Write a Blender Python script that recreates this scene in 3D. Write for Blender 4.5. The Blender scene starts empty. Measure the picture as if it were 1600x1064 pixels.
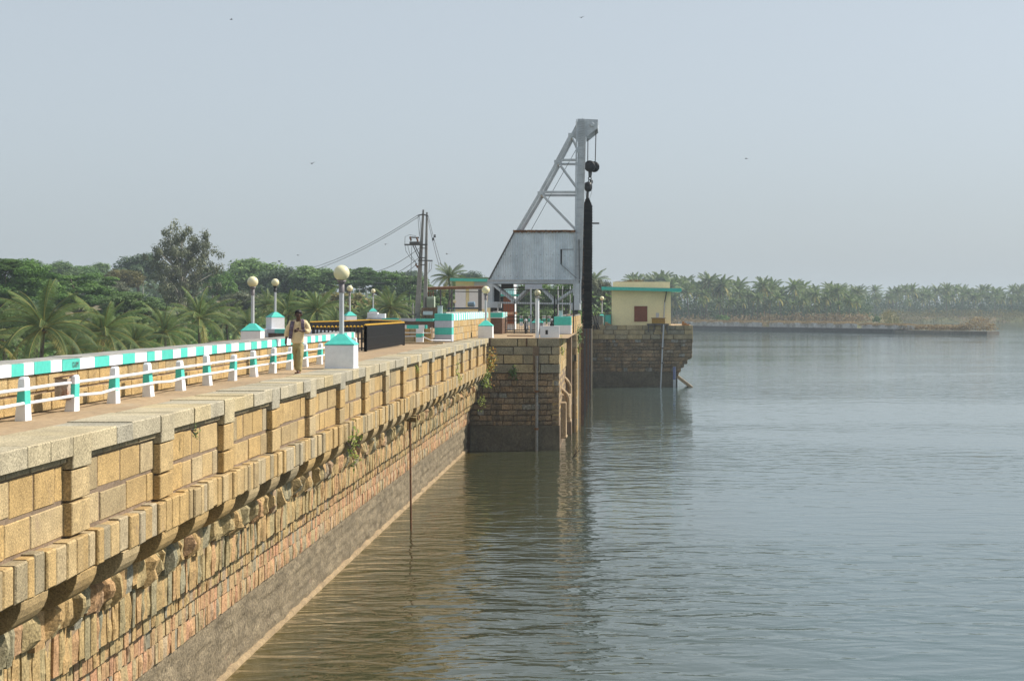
import bpy, math, random
from mathutils import Vector, Matrix, noise, Euler
R = random.Random(11)
rad = math.radians
SC = bpy.context.scene
COL = SC.collection

# ---------------------------------------------------------------- camera
F, VX, VY, EYE = 2600.0, 968.0, 480.0, 1.65      # focal length and vanishing point in photo pixels, eye height over the deck
WATER = -6.02
cam_d = bpy.data.cameras.new('camera'); cam = bpy.data.objects.new('camera', cam_d); COL.objects.link(cam)
cam.location = (0, 0, EYE); cam.rotation_euler = (rad(90), 0, 0)
cam_d.sensor_width = 36; cam_d.sensor_fit = 'HORIZONTAL'; cam_d.lens = F / 1600 * 36
cam_d.shift_x = -(VX - 800) / 1600; cam_d.shift_y = -(532 - VY) / 1600
cam_d.clip_end = 9000; cam_d.clip_start = 0.2
SC.camera = cam

# ---------------------------------------------------------------- sky and sun
SUN_AZ, SUN_EL = 72.0, 43.0                        # azimuth from the dam's axis towards the water, elevation
world = bpy.data.worlds.new('World'); SC.world = world; world.use_nodes = True
wn = world.node_tree; wn.nodes.clear()
sky = wn.nodes.new('ShaderNodeTexSky'); sky.sky_type = 'NISHITA'; sky.sun_disc = False
sky.sun_elevation = rad(SUN_EL); sky.sun_rotation = rad(SUN_AZ)
sky.air_density = 1.0; sky.dust_density = 3.0; sky.ozone_density = 4.0; sky.altitude = 300
hs = wn.nodes.new('ShaderNodeHueSaturation'); hs.inputs['Saturation'].default_value = 0.45
bgn = wn.nodes.new('ShaderNodeBackground'); bgn.inputs[1].default_value = 0.115
wo = wn.nodes.new('ShaderNodeOutputWorld')
wn.links.new(sky.outputs[0], hs.inputs['Color']); tm = wn.nodes.new('ShaderNodeMix'); tm.data_type = 'RGBA'; tm.blend_type = 'MULTIPLY'; tm.inputs[0].default_value = 1; tm.inputs[7].default_value = (.95, .985, 1.02, 1)
wn.links.new(hs.outputs[0], tm.inputs[6]); hm_ = wn.nodes.new('ShaderNodeMix'); hm_.data_type = 'RGBA'; hm_.inputs[0].default_value = .62; hm_.inputs[7].default_value = (3.25, 3.66, 3.92, 1)   # even haze layer over the sky
wn.links.new(tm.outputs[2], hm_.inputs[6]); wn.links.new(hm_.outputs[2], bgn.inputs[0]); wn.links.new(bgn.outputs[0], wo.inputs[0])
sl = bpy.data.lights.new('sun', 'SUN'); sl.energy = 4.3; sl.angle = rad(1.5); sl.color = (1.0, 0.93, 0.82)
so = bpy.data.objects.new('sun', sl); COL.objects.link(so)
sd = Vector((math.sin(rad(SUN_AZ)) * math.cos(rad(SUN_EL)), math.cos(rad(SUN_AZ)) * math.cos(rad(SUN_EL)), math.sin(rad(SUN_EL))))
so.rotation_euler = sd.to_track_quat('Z', 'Y').to_euler(); so.location = (60, 20, 60)
SC.view_settings.view_transform = 'Standard'; SC.view_settings.look = 'None'
SC.view_settings.exposure = 0.52; SC.view_settings.gamma = 1.0
SC.cycles.use_denoising = True
SC.cycles.max_bounces = 5; SC.cycles.diffuse_bounces = 2; SC.cycles.glossy_bounces = 2; SC.cycles.transmission_bounces = 3
SC.cycles.transparent_max_bounces = 8; SC.cycles.volume_bounces = 0
SC.cycles.caustics_reflective = False; SC.cycles.caustics_refractive = False

def P(px, py, d):
    'the world point seen at a photo pixel, d metres away along the dam'
    return Vector(((px - VX) * d / F, d, EYE - (py - VY) * d / F))

# ---------------------------------------------------------------- materials
def _new(name):
    m = bpy.data.materials.new(name); m.use_nodes = True
    nt = m.node_tree; b = nt.nodes['Principled BSDF']
    return m, nt, b
def _ramp(nt, stops, interp='LINEAR'):
    r = nt.nodes.new('ShaderNodeValToRGB'); r.color_ramp.interpolation = interp
    e = r.color_ramp.elements
    while len(e) < len(stops): e.new(0.5)
    for i, (p, c) in enumerate(stops):
        e[i].position = p; e[i].color = (*c, 1)
    return r
def _noise(nt, co, scale, detail=4, rough=0.6, sc=None):
    n = nt.nodes.new('ShaderNodeTexNoise'); n.inputs['Scale'].default_value = scale
    n.inputs['Detail'].default_value = detail; n.inputs['Roughness'].default_value = rough
    if sc:
        mp = nt.nodes.new('ShaderNodeMapping'); mp.inputs['Scale'].default_value = sc
        nt.links.new(co, mp.inputs[0]); co = mp.outputs[0]
    nt.links.new(co, n.inputs['Vector'])
    return n
def _mix(nt, typ, fac, a, b):
    m = nt.nodes.new('ShaderNodeMix'); m.data_type = 'RGBA'; m.blend_type = typ
    for s, v in ((m.inputs[0], fac), (m.inputs[6], a), (m.inputs[7], b)):
        if hasattr(v, 'links') or isinstance(v, bpy.types.NodeSocket): nt.links.new(v, s)
        else: s.default_value = v if not isinstance(v, tuple) else (*v, 1)
    return m.outputs[2]
def _map(nt, v, a, b, c, d):
    m = nt.nodes.new('ShaderNodeMapRange'); nt.links.new(v, m.inputs[0])
    for i, x in enumerate((a, b, c, d)): m.inputs[i + 1].default_value = x
    return m.outputs[0]
def mat(name, stops, rough=0.85, speck=(60, 0.25), patch=(1.5, 0.25), bump=(40, 0.3, 0.01), stain=None, streak=None, metal=0, spec=0.3):
    '''tinted surface: colour by the face attribute tint, then speckle, larger patches, optional stain colour'''
    m, nt, b = _new(name)
    at = nt.nodes.new('ShaderNodeAttribute'); at.attribute_name = 'tint'
    tc = nt.nodes.new('ShaderNodeTexCoord').outputs['Object']
    r = _ramp(nt, stops); nt.links.new(at.outputs['Fac'], r.inputs[0]); c = r.outputs[0]
    if speck:
        n = _noise(nt, tc, speck[0], 3, 0.7)
        c = _mix(nt, 'MULTIPLY', 1.0, c, _grey(nt, _map(nt, n.outputs[0], 0.25, 0.75, 1 - speck[1] * 1.6, 1 + speck[1] * 0.7)))
    if patch:
        n = _noise(nt, tc, patch[0], 5, 0.65)
        c = _mix(nt, 'MULTIPLY', 1.0, c, _grey(nt, _map(nt, n.outputs[0], 0.3, 0.7, 1 - patch[1], 1 + patch[1] * 0.6)))
    if stain:
        n = _noise(nt, tc, stain[0], 6, 0.7, stain[4] if len(stain) > 4 else None)
        c = _mix(nt, 'MIX', _map(nt, n.outputs[0], stain[1], stain[2], 0, 0.85), c, stain[3])
    nt.links.new(c, b.inputs['Base Color'])
    b.inputs['Roughness'].default_value = rough; b.inputs['Metallic'].default_value = metal
    b.inputs['Specular IOR Level'].default_value = spec
    if bump:
        n = _noise(nt, tc, bump[0], 5, 0.7); bp = nt.nodes.new('ShaderNodeBump')
        bp.inputs['Strength'].default_value = bump[1]; bp.inputs['Distance'].default_value = bump[2]
        nt.links.new(n.outputs[0], bp.inputs['Height']); nt.links.new(bp.outputs[0], b.inputs['Normal'])
    return m
def _grey(nt, v):
    c = nt.nodes.new('ShaderNodeCombineColor')
    for i in range(3): nt.links.new(v, c.inputs[i])
    return c.outputs[0]
def flat(col): return [(0.0, tuple(x * 0.92 for x in col)), (1.0, tuple(min(1, x * 1.06) for x in col))]

GOLD = mat('granite_gold', [(0, (.36, .30, .19)), (.3, (.50, .345, .155)), (.55, (.56, .375, .155)), (.8, (.57, .42, .215)), (1, (.44, .37, .25))],
           speck=(38, .45), patch=(3.1, .24), stain=(1.9, .60, .74, (.30, .215, .14), (1.3, 1.3, .55)), bump=(30, .7, .015))
COPE = mat('granite_coping', [(0, (.42, .385, .30)), (.5, (.52, .455, .32)), (1, (.58, .47, .27))],
           speck=(36, .5), patch=(1.6, .24), stain=(2.1, .60, .76, (.24, .21, .16)), bump=(28, .6, .012))
MORTAR = mat('mortar', [(0, (.21, .15, .10)), (1, (.32, .23, .155))], speck=(30, .3), patch=(3, .3))
RUBBLE = mat('rubble_stone', [(0, (.31, .29, .20)), (.15, (.42, .34, .18)), (.42, (.49, .355, .165)), (.65, (.54, .36, .16)), (.85, (.52, .31, .16)), (1, (.36, .34, .26))],
             speck=(26, .4), patch=(1.4, .25), stain=(1.2, .62, .8, (.16, .12, .08)), bump=(12, .9, .03))
PINK = mat('rubble_pink', [(0, (.33, .30, .22)), (.2, (.47, .36, .19)), (.5, (.54, .345, .175)), (.85, (.54, .29, .165)), (1, (.46, .37, .24))],
           speck=(26, .35), patch=(1.1, .25), stain=(1.0, .64, .8, (.22, .17, .12)), bump=(12, .9, .03))
BED = mat('rubble_mortar', [(0, (.30, .21, .125)), (1, (.38, .28, .17))], speck=(20, .3), patch=(2, .3), bump=(10, .8, .03))
MUD = mat('waterline_mud', [(0, (.265, .21, .135)), (1, (.33, .265, .17))], speck=(16, .5), patch=(1.4, .35), stain=(1.3, .54, .66, (.16, .13, .085), (1, .35, 2.2)), bump=(7, 1, .06))
FOOT = mat('footing_tan', [(0, (.30, .215, .12)), (1, (.40, .295, .17))], speck=(14, .3), patch=(1.5, .35), bump=(8, .6, .03))
PIERSTONE = mat('pier_rubble', [(0, (.26, .205, .14)), (.45, (.38, .285, .18)), (.85, (.46, .31, .18)), (.95, (.33, .33, .29)), (1, (.43, .40, .34))], speck=(14, .45), patch=(.8, .45), stain=(.9, .52, .68, (.10, .08, .06), (2.2, 1, .45)), bump=(8, .9, .04))
PIERASH = mat('pier_ashlar', [(0, (.33, .31, .24)), (.5, (.48, .39, .24)), (1, (.56, .44, .25))], speck=(22, .4), patch=(1.3, .35), stain=(1.0, .58, .74, (.08, .065, .05), (1.8, 1, .6)), bump=(16, .7, .02))
DAMP = mat('pier_mud', [(0, (.14, .12, .085)), (1, (.20, .17, .12))], speck=(10, .3), patch=(.7, .35), bump=(5, .7, .05))
DIRT = mat('deck_dirt', [(0, (.36, .255, .15)), (1, (.43, .31, .19))], speck=(8, .22), patch=(.45, .22), bump=(14, .5, .02), stain=(.8, .6, .8, (.36, .30, .215), (1, .3, 1)))
WHITE = mat('white_paint', flat((.80, .81, .84)), rough=.6, speck=(9, .05), patch=(1.2, .05), bump=(25, .25, .006), stain=(5.0, .66, .78, (.55, .50, .42), (1, 1, .5)))
TEAL = mat('teal_paint', flat((.085, .57, .48)), rough=.6, speck=(9, .10), patch=(1.2, .10), bump=(25, .25, .006), stain=(6.0, .66, .76, (.36, .50, .44)))
GREYP = mat('grey_white_paint', flat((.52, .55, .62)), rough=.6, speck=(9, .08), patch=(1.2, .1), bump=(25, .2, .005))
CREAM = mat('globe_cream', flat((.78, .72, .46)), rough=.25, speck=None, patch=(5, .06), bump=None, spec=.5)
POLE = mat('lamp_pole_grey', flat((.55, .57, .60)), rough=.5, speck=(30, .12), patch=(4, .12), bump=None, spec=.4)
DARKM = mat('dark_metal', flat((.10, .10, .10)), rough=.5, speck=(30, .2), patch=None, bump=None, spec=.4)
COLLAR = mat('collar_grey', flat((.22, .20, .21)), rough=.5, speck=(30, .2), patch=(6, .2), bump=None)
BLACK = mat('black_paint', flat((.022, .022, .024)), rough=.45, speck=(20, .2), patch=None, bump=None)
TYRE = mat('black_rubber', flat((.02, .02, .02)), rough=.8, speck=None, patch=None, bump=None)
YELLOW = mat('yellow_paint', flat((.62, .36, .03)), rough=.6, speck=(20, .2), patch=(5, .25), bump=None)
STEEL = mat('crane_silver', [(0, (.46, .50, .53)), (1, (.62, .66, .69))], rough=.42, speck=(14, .15), patch=(1.1, .22), bump=(20, .2, .004), metal=.12, spec=.5, stain=(1.6, .68, .85, (.26, .21, .17)))
SHEETM = mat('corrugated_sheet', [(0, (.55, .63, .70)), (1, (.74, .81, .86))], rough=.4, speck=(18, .1), patch=(.9, .2), bump=None, metal=.12, spec=.5, stain=(1.1, .66, .82, (.34, .30, .26), (2.5, 1, .5)))
RUST = mat('rusty_iron', [(0, (.10, .05, .03)), (.5, (.24, .12, .06)), (1, (.36, .22, .12))], rough=.9, speck=(18, .4), patch=(2, .4), bump=(16, .6, .01))
CHAIN = mat('chain_black', [(0, (.016, .016, .018)), (.8, (.05, .045, .042)), (1, (.15, .09, .065))], rough=.7, speck=(10, .4), patch=None, bump=(18, .7, .02))
CONC = mat('concrete', flat((.36, .35, .32)), speck=(20, .25), patch=(1.2, .25), bump=(20, .4, .01))
CONCP = mat('pole_concrete', flat((.30, .30, .29)), speck=(20, .25), patch=(1.2, .25), bump=(20, .4, .01))
YWALL = mat('yellow_plaster', flat((.93, .83, .50)), speck=(6, .07), patch=(.6, .1), bump=(20, .2, .006), stain=(.9, .68, .85, (.48, .36, .2), (2, 2, .5)))
BROWNW = mat('brown_shutter', flat((.24, .075, .035)), rough=.5, speck=(12, .2), patch=(2, .2), bump=None)
ORANGEW = mat('red_brown_door', flat((.34, .10, .03)), rough=.5, speck=(12, .2), patch=(2, .2), bump=None)
BRICK = mat('brown_brick', [(0, (.14, .085, .06)), (1, (.24, .14, .09))], speck=(14, .35), patch=(2, .3), bump=(14, .6, .02))
GREENB = mat('transformer_green', flat((.42, .50, .40)), rough=.5, speck=(10, .2), patch=(3, .15), bump=None)
BLUE = mat('blue_paint', flat((.035, .06, .26)), rough=.5, speck=None, patch=None, bump=None)
BLUEG = mat('tank_blue_grey', flat((.16, .24, .32)), rough=.5, speck=None, patch=(2, .2), bump=None)
BARK = mat('bark', [(0, (.10, .08, .06)), (1, (.19, .155, .12))], speck=(6, .3), patch=(1, .3), bump=(8, .7, .03))
PALEBARK = mat('pale_bark', flat((.42, .39, .34)), speck=(4, .3), patch=(.7, .3), bump=None)
WOOD = mat('old_wood', flat((.33, .24, .10)), speck=(14, .4), patch=(3, .3), bump=(20, .4, .01))
PIPE = mat('tan_pipe', flat((.42, .31, .19)), speck=(10, .3), patch=(1.5, .3), bump=(10, .4, .02))
GPIPE = mat('grey_pipe', flat((.34, .33, .31)), rough=.5, speck=(10, .3), patch=(1, .4), bump=None, stain=(1, .5, .7, (.26, .13, .07)))
SKIN = mat('dark_skin', flat((.085, .040, .026)), rough=.5, speck=None, patch=None, bump=None, spec=.4)
HAIR = mat('black_hair', flat((.012, .011, .012)), rough=.6, speck=None, patch=None, bump=None)
SHIRT = mat('beige_shirt', flat((.76, .59, .35)), rough=.85, speck=(40, .06), patch=(5, .12), bump=(9, .7, .02))
TROUS = mat('khaki_trousers', flat((.36, .29, .13)), rough=.85, speck=(40, .06), patch=(5, .14), bump=(8, .8, .02))

def leafmat(name, stops, trans=.3):
    m, nt, b = _new(name)
    at = nt.nodes.new('ShaderNodeAttribute'); at.attribute_name = 'tint'
    oi = nt.nodes.new('ShaderNodeObjectInfo')
    r = _ramp(nt, stops); nt.links.new(at.outputs['Fac'], r.inputs[0])
    c = _mix(nt, 'MULTIPLY', 1.0, r.outputs[0], _grey(nt, _map(nt, oi.outputs['Random'], 0, 1, .8, 1.2)))
    nt.links.new(c, b.inputs['Base Color']); b.inputs['Roughness'].default_value = .55
    b.inputs['Specular IOR Level'].default_value = .25
    tr = nt.nodes.new('ShaderNodeBsdfTranslucent'); nt.links.new(c, tr.inputs[0])
    mx = nt.nodes.new('ShaderNodeMixShader'); mx.inputs[0].default_value = trans
    out = nt.nodes['Material Output']
    nt.links.new(b.outputs[0], mx.inputs[1]); nt.links.new(tr.outputs[0], mx.inputs[2]); nt.links.new(mx.outputs[0], out.inputs[0])
    return m
L_LUSH = leafmat('leaf_lush', [(0, (.055, .115, .030)), (.6, (.105, .205, .042)), (1, (.18, .29, .06))])
L_MID = leafmat('leaf_mid', [(0, (0.075, 0.128, 0.046)), (.6, (0.128, 0.213, 0.064)), (1, (0.203, 0.297, 0.085))])
L_DARK = leafmat('leaf_dark', [(0, (0.045, 0.085, 0.045)), (.6, (0.077, 0.126, 0.057)), (1, (0.121, 0.173, 0.072))])
L_OLIVE = leafmat('leaf_olive', [(0, (0.117, 0.111, 0.033)), (.6, (0.182, 0.169, 0.046)), (1, (0.247, 0.195, 0.058))])
L_GREY = leafmat('leaf_grey', [(0, (0.101, 0.117, 0.069)), (.6, (0.173, 0.193, 0.112)), (1, (0.284, 0.293, 0.173))])
L_PALM = leafmat('leaf_palm', [(0, (0.076, 0.119, 0.043)), (.55, (0.140, 0.205, 0.061)), (.85, (0.259, 0.281, 0.076)), (1, (0.500, 0.410, 0.130))], .35)
L_DRY = leafmat('leaf_dry', [(0, (.17, .12, .06)), (.6, (.29, .21, .10)), (1, (.36, .27, .13))])
L_AUT = leafmat('leaf_autumn', [(0, (.16, .22, .03)), (.5, (.40, .30, .04)), (1, (.50, .20, .04))])
L_YG = leafmat('leaf_yellow_green', [(0, (.14, .22, .03)), (1, (.34, .40, .06))])

# ---------------------------------------------------------------- mesh building
class MB:
    def __init__(s): s.v = []; s.f = []; s.t = []; s.m = []; s.sm = []
    def add(s, vs, fs, t=.5, m=0, smooth=False):
        n = len(s.v); s.v.extend(tuple(v) for v in vs)
        for f in fs:
            s.f.append(tuple(i + n for i in f)); s.t.append(t); s.m.append(m); s.sm.append(smooth)
    def box(s, x0, x1, y0, y1, z0, z1, t=None, m=0, j=0):
        if t is None: t = R.random()
        vs = [(x, y, z) for z in (z0, z1) for y in (y0, y1) for x in (x0, x1)]
        if j: vs = [tuple(c + R.uniform(-j, j) for c in v) for v in vs]
        s.add(vs, [(0, 2, 3, 1), (4, 5, 7, 6), (0, 1, 5, 4), (2, 6, 7, 3), (0, 4, 6, 2), (1, 3, 7, 5)], t, m)
    def bar(s, a, b, w, h=None, t=.5, m=0, up=(0, 0, 1)):
        a, b = Vector(a), Vector(b); h = h or w; d = (b - a).normalized(); up = Vector(up)
        if abs(d.dot(up)) > .98: up = Vector((0, 1, 0))
        x = d.cross(up).normalized(); y = x.cross(d)
        vs = [p + x * (sx * w / 2) + y * (sy * h / 2) for p in (a, b) for sx, sy in ((-1, -1), (1, -1), (1, 1), (-1, 1))]
        s.add(vs, [(0, 1, 2, 3), (7, 6, 5, 4), (0, 4, 5, 1), (1, 5, 6, 2), (2, 6, 7, 3), (3, 7, 4, 0)], t, m)
    def tube(s, pts, r, n=8, t=.5, m=0, cap=True, smooth=True):
        pts = [Vector(p) for p in pts]; rs = r if isinstance(r, (list, tuple)) else [r] * len(pts)
        vs = []; ref = Vector((.13, .21, .97))
        for i, p in enumerate(pts):
            d = (pts[min(i + 1, len(pts) - 1)] - pts[max(i - 1, 0)]).normalized()
            if abs(d.dot(ref)) > .97: ref = Vector((.97, .2, .1))
            x = d.cross(ref).normalized(); y = d.cross(x)
            for k in range(n):
                a = 2 * math.pi * k / n; vs.append(p + (x * math.cos(a) + y * math.sin(a)) * rs[i])
        fs = [(i * n + k, i * n + (k + 1) % n, (i + 1) * n + (k + 1) % n, (i + 1) * n + k) for i in range(len(pts) - 1) for k in range(n)]
        s.add(vs, fs, t, m, smooth)
        if cap: s.add(vs[:n], [tuple(range(n))], t, m); s.add(vs[-n:], [tuple(reversed(range(n)))], t, m)
    def lathe(s, c, prof, n=20, t=.5, m=0, smooth=True):
        c = Vector(c); vs = []
        for r_, z in prof:
            for k in range(n):
                a = 2 * math.pi * k / n; vs.append(c + Vector((math.cos(a) * r_, math.sin(a) * r_, z)))
        fs = [(i * n + k, i * n + (k + 1) % n, (i + 1) * n + (k + 1) % n, (i + 1) * n + k) for i in range(len(prof) - 1) for k in range(n)]
        s.add(vs, fs, t, m, smooth)
        s.add(vs[:n], [tuple(reversed(range(n)))], t, m); s.add(vs[-n:], [tuple(range(n))], t, m)
    def ball(s, c, r, n=24, t=.5, m=0, sz=1):
        s.lathe(c, [(max(1e-4, r * math.sin(math.pi * i / (n // 2))), -r * sz * math.cos(math.pi * i / (n // 2))) for i in range(n // 2 + 1)], n, t, m)
    def prism(s, poly, off, t=.5, m=0):
        'closed polygon of 3-D points pushed along off'
        n = len(poly); off = Vector(off); vs = [Vector(p) for p in poly] + [Vector(p) + off for p in poly]
        fs = [tuple(range(n)), tuple(reversed(range(n, 2 * n)))] + [(i, i + n, (i + 1) % n + n, (i + 1) % n) for i in range(n)]
        s.add(vs, fs, t, m)
    def torus(s, c, axis, r, rr, n=20, k=8, t=.5, m=0):
        axis = Vector(axis).normalized(); u = axis.orthogonal().normalized(); w = axis.cross(u); c = Vector(c); vs = []
        for i in range(n):
            a = 2 * math.pi * i / n; d = u * math.cos(a) + w * math.sin(a)
            for j in range(k):
                b = 2 * math.pi * j / k; vs.append(c + d * (r + rr * math.cos(b)) + axis * rr * math.sin(b))
        s.add(vs, [(i * k + j, ((i + 1) % n) * k + j, ((i + 1) % n) * k + (j + 1) % k, i * k + (j + 1) % k) for i in range(n) for j in range(k)], t, m, True)
    def mesh(s, name, mats, loc=(0, 0, 0)):
        me = bpy.data.meshes.new(name); l = Vector(loc)
        me.from_pydata([(v[0] - l[0], v[1] - l[1], v[2] - l[2]) for v in s.v], [], s.f)
        if not isinstance(mats, (list, tuple)): mats = [mats]
        for m in mats: me.materials.append(m)
        a = me.attributes.new('tint', 'FLOAT', 'FACE'); a.data.foreach_set('value', s.t)
        me.polygons.foreach_set('material_index', s.m); me.polygons.foreach_set('use_smooth', s.sm)
        me.update(); return me
    def build(s, name, mats, parent=None, loc=None, bevel=0):
        'ONE object; under a parent (unrotated Empty) the mesh is stored relative to its location'
        l = parent_loc(parent) if parent is not None else (Vector(loc) if loc is not None else Vector((0, 0, 0)))
        o = bpy.data.objects.new(name, s.mesh(name, mats, l)); COL.objects.link(o)
        if parent is not None: o.parent = parent
        else: o.location = l
        if bevel:
            b = o.modifiers.new('bevel', 'BEVEL'); b.width = bevel; b.segments = 2; b.limit_method = 'ANGLE'
        return o
def parent_loc(p):
    l = Vector((0, 0, 0))
    while p is not None: l += p.location; p = p.parent
    return l
def tag(o, label=None, cat=None, group=None, kind=None):
    if label: o['label'] = label
    if cat: o['category'] = cat
    if group: o['group'] = group
    if kind: o['kind'] = kind
    return o
def thing(name, loc, label, cat, group=None):
    o = bpy.data.objects.new(name, None); COL.objects.link(o); o.location = loc; o.empty_display_size = .2
    return tag(o, label, cat, group)
def children(o): return [c for c in bpy.data.objects if c.parent == o]
def copy_tree(o, loc, label, rotz=0, scale=1, group=None, kids=None):
    c = o.copy(); COL.objects.link(c); c.location = loc; c.rotation_euler = (0, 0, rotz); c.scale = (scale,) * 3 if not isinstance(scale, tuple) else scale
    c['label'] = label
    if group: c['group'] = group
    for ch in (kids if kids is not None else children(o)):
        d = ch.copy(); COL.objects.link(d); d.parent = c
        for g in children(ch) if kids is None else ():
            e = g.copy(); COL.objects.link(e); e.parent = d
    return c

# ---------------------------------------------------------------- masonry
def block(mb, O, U, N, u0, u1, z0, z1, n0, n1, t, m=0, c=.012):
    'a dressed block: face along U and up, front at n1, back at n0, chamfered edges'
    O, U, N = Vector(O), Vector(U), Vector(N); Z = Vector((0, 0, 1))
    j = min(.012, (u1 - u0) * .05, (z1 - z0) * .05) if c else 0; js = [(R.uniform(0, j), R.uniform(0, j)) for _ in range(4)]; bow = R.uniform(-.3, 1) * c
    def q(n, i):
        k = 0 if i == 0 and n == n0 else 1
        return [O + U * u + Z * z + N * n for u, z in ((u0 + i + k * js[0][0], z0 + i + k * js[0][1]), (u1 - i - k * js[1][0], z0 + i + k * js[1][1]), (u1 - i - k * js[2][0], z1 - i - k * js[2][1]), (u0 + i + k * js[3][0], z1 - i - k * js[3][1]))]
    vs = q(n0, 0) + q(n1 - c, 0) + q(n1, c)
    fs = [(8, 9, 10, 11)]
    for k in range(4):
        k2 = (k + 1) % 4; fs += [(k, k2, 4 + k2, 4 + k), (4 + k, 4 + k2, 8 + k2, 8 + k)]
    mb.add(vs, fs, t, m)
def rock(mb, O, U, N, u0, u1, z0, z1, n0, n1, t, m=0, bulge=.05, nz=.03, g=3, skew=.02):
    'a rough block: front face is a noisy pillow'
    O, U, N = Vector(O), Vector(U), Vector(N); Z = Vector((0, 0, 1)); sd_ = R.random() * 100
    cu = [R.uniform(-skew, skew) for _ in range(4)]; vs = []
    for j in range(g + 1):
        for i in range(g + 1):
            a, b = i / g, j / g
            u = u0 + (u1 - u0) * a + (cu[0] * (1 - b) + cu[1] * b) * (1 - a) + (cu[2] * (1 - b) + cu[3] * b) * a
            z = z0 + (z1 - z0) * b
            e = min(1, 3.4 * min(a, 1 - a, b, 1 - b))
            n = n1 + bulge * e + nz * noise.noise(Vector((u * 3.7 + sd_, z * 3.7, sd_))) * (0.35 + e)
            vs.append(O + U * u + Z * z + N * n)
    w = g + 1; fs = [(j * w + i, j * w + i + 1, (j + 1) * w + i + 1, (j + 1) * w + i) for j in range(g) for i in range(g)]
    ring = [i for i in range(w)] + [j * w + g for j in range(1, w)] + [g * w + i for i in range(g - 1, -1, -1)] + [j * w for j in range(g - 1, 0, -1)]
    k = len(vs)
    for r_ in ring:
        p = Vector(vs[r_]); vs.append(p - N * ((p - O).dot(N) - n0))
    for i in range(len(ring)):
        i2 = (i + 1) % len(ring); fs.append((ring[i2], ring[i], k + i, k + i2))
    mb.add(vs, fs, t, m)
def course(mb, O, U, N, u0, u1, z0, z1, n0, n1, lo, hi, gap=.015, rough=None, m=0, tr=(0, 1), jn=.006, zj=0):
    u = u0
    while u < u1 - .05:
        w = R.uniform(lo, hi); e = min(u + w, u1)
        if u1 - e < lo * .5: e = u1
        t = tr[0] + (tr[1] - tr[0]) * R.random(); a, b = z0 + R.uniform(0, zj), z1 - R.uniform(0, zj)
        if rough: rock(mb, O, U, N, u + gap / 2, e - gap / 2, a, b, n0, n1 + R.uniform(-jn, jn), t, m, rough[0] * R.uniform(.3, 1.3), rough[1], rough[2])
        else: block(mb, O, U, N, u + gap / 2, e - gap / 2, a, b, n0, n1 + R.uniform(-jn, jn), t, m)
        u = e

# ================================================================ THE SETTING
def sstep(a, b, x):
    t = max(0, min(1, (x - a) / (b - a))); return t * t * (3 - 2 * t)
def shore_x(y): return 4 + max(0, y - 190) * .036
def ground_z(x, y):
    n1 = noise.noise(Vector((x * .01, y * .01, 0))) * 1.5 + noise.noise(Vector((x * .05, y * .05, 5))) * .4
    left = -9 + sstep(230, 430, y + .10 * x) * sstep(-40, -110, x) * 12.5 + sstep(430, 1200, y) * sstep(-60, -200, x) * 7
    left += sstep(140, 230, y) * sstep(-90, -30, x) * 6.0 + n1 * (.3 + .7 * sstep(100, 300, y))
    if y < 195 and x > -9: return -9.5
    right_land = sstep(shore_x(y) + 5, shore_x(y) - 5, x) if y > 190 else (1 if x < -9 else 0)
    far = sstep(585, 612, y - max(0, 12 * math.sin(x * .05))) if x < 112 else sstep(842, 870, y)
    if 100 < x < 140: far = sstep(585 + (x - 100) * 6.6, 612 + (x - 100) * 6.6, y)
    land_r = -3.2 + n1 * .35
    k = max(right_land, far)
    base = left if x < -20 else (left * (1 - sstep(-20, 0, x)) + land_r * sstep(-20, 0, x))
    return -9.5 * (1 - k) + base * k
gb = MB()
def frange(segs):
    out = []
    for a, b, st in segs:
        v = a
        while v < b - 1e-6: out.append(v); v += st
    out.append(segs[-1][1]); return out
gxs = frange([(-2400, -600, 100), (-600, -200, 20), (-200, 160, 6), (160, 500, 20), (500, 3600, 200)])
gys = frange([(-60, 180, 12), (180, 640, 8), (640, 1000, 14), (1000, 1600, 60), (1600, 4800, 300)])
vs = [(x, y, ground_z(x, y)) for y in gys for x in gxs]; w = len(gxs)
gb.add(vs, [(j * w + i, j * w + i + 1, (j + 1) * w + i + 1, (j + 1) * w + i) for j in range(len(gys) - 1) for i in range(w - 1)], .5, 0, True)
GROUND = mat('earth', flat((.19, .135, .075)), speck=(.8, .2), patch=(.03, .3), stain=(.035, .42, .52, (.09, .11, .035)), bump=(.5, .6, .4))
tag(gb.build('ground', GROUND), kind='structure')

# water: ripples as bump, murky green body, algae over the footing along the wall
wm, nt, b = _new('reservoir_water')
tc = nt.nodes.new('ShaderNodeTexCoord').outputs['Object']
def wav(sx, sy, sc, det, rot=0.0):
    mp = nt.nodes.new('ShaderNodeMapping'); mp.inputs['Scale'].default_value = (sx, sy, 1); mp.inputs['Rotation'].default_value = (0, 0, rot)
    nt.links.new(tc, mp.inputs[0]); n = nt.nodes.new('ShaderNodeTexNoise'); n.inputs['Scale'].default_value = sc
    n.inputs['Detail'].default_value = det; n.inputs['Roughness'].default_value = .5; n.inputs['Distortion'].default_value = .6
    nt.links.new(mp.outputs[0], n.inputs['Vector']); return n.outputs[0]
def mth(op, a, b_):
    m_ = nt.nodes.new('ShaderNodeMath'); m_.operation = op
    for i, v in enumerate((a, b_)):
        if isinstance(v, (int, float)): m_.inputs[i].default_value = v
        else: nt.links.new(v, m_.inputs[i])
    return m_.outputs[0]
h = mth('ADD', mth('MULTIPLY', wav(.5, .95, 1.25, 1.5, .12), 1.0), mth('MULTIPLY', wav(.6, 1.1, 4.2, 1, -.2), .13))
h = mth('ADD', h, mth('MULTIPLY', wav(.5, 1, .22, 2, .3), .8))
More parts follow.
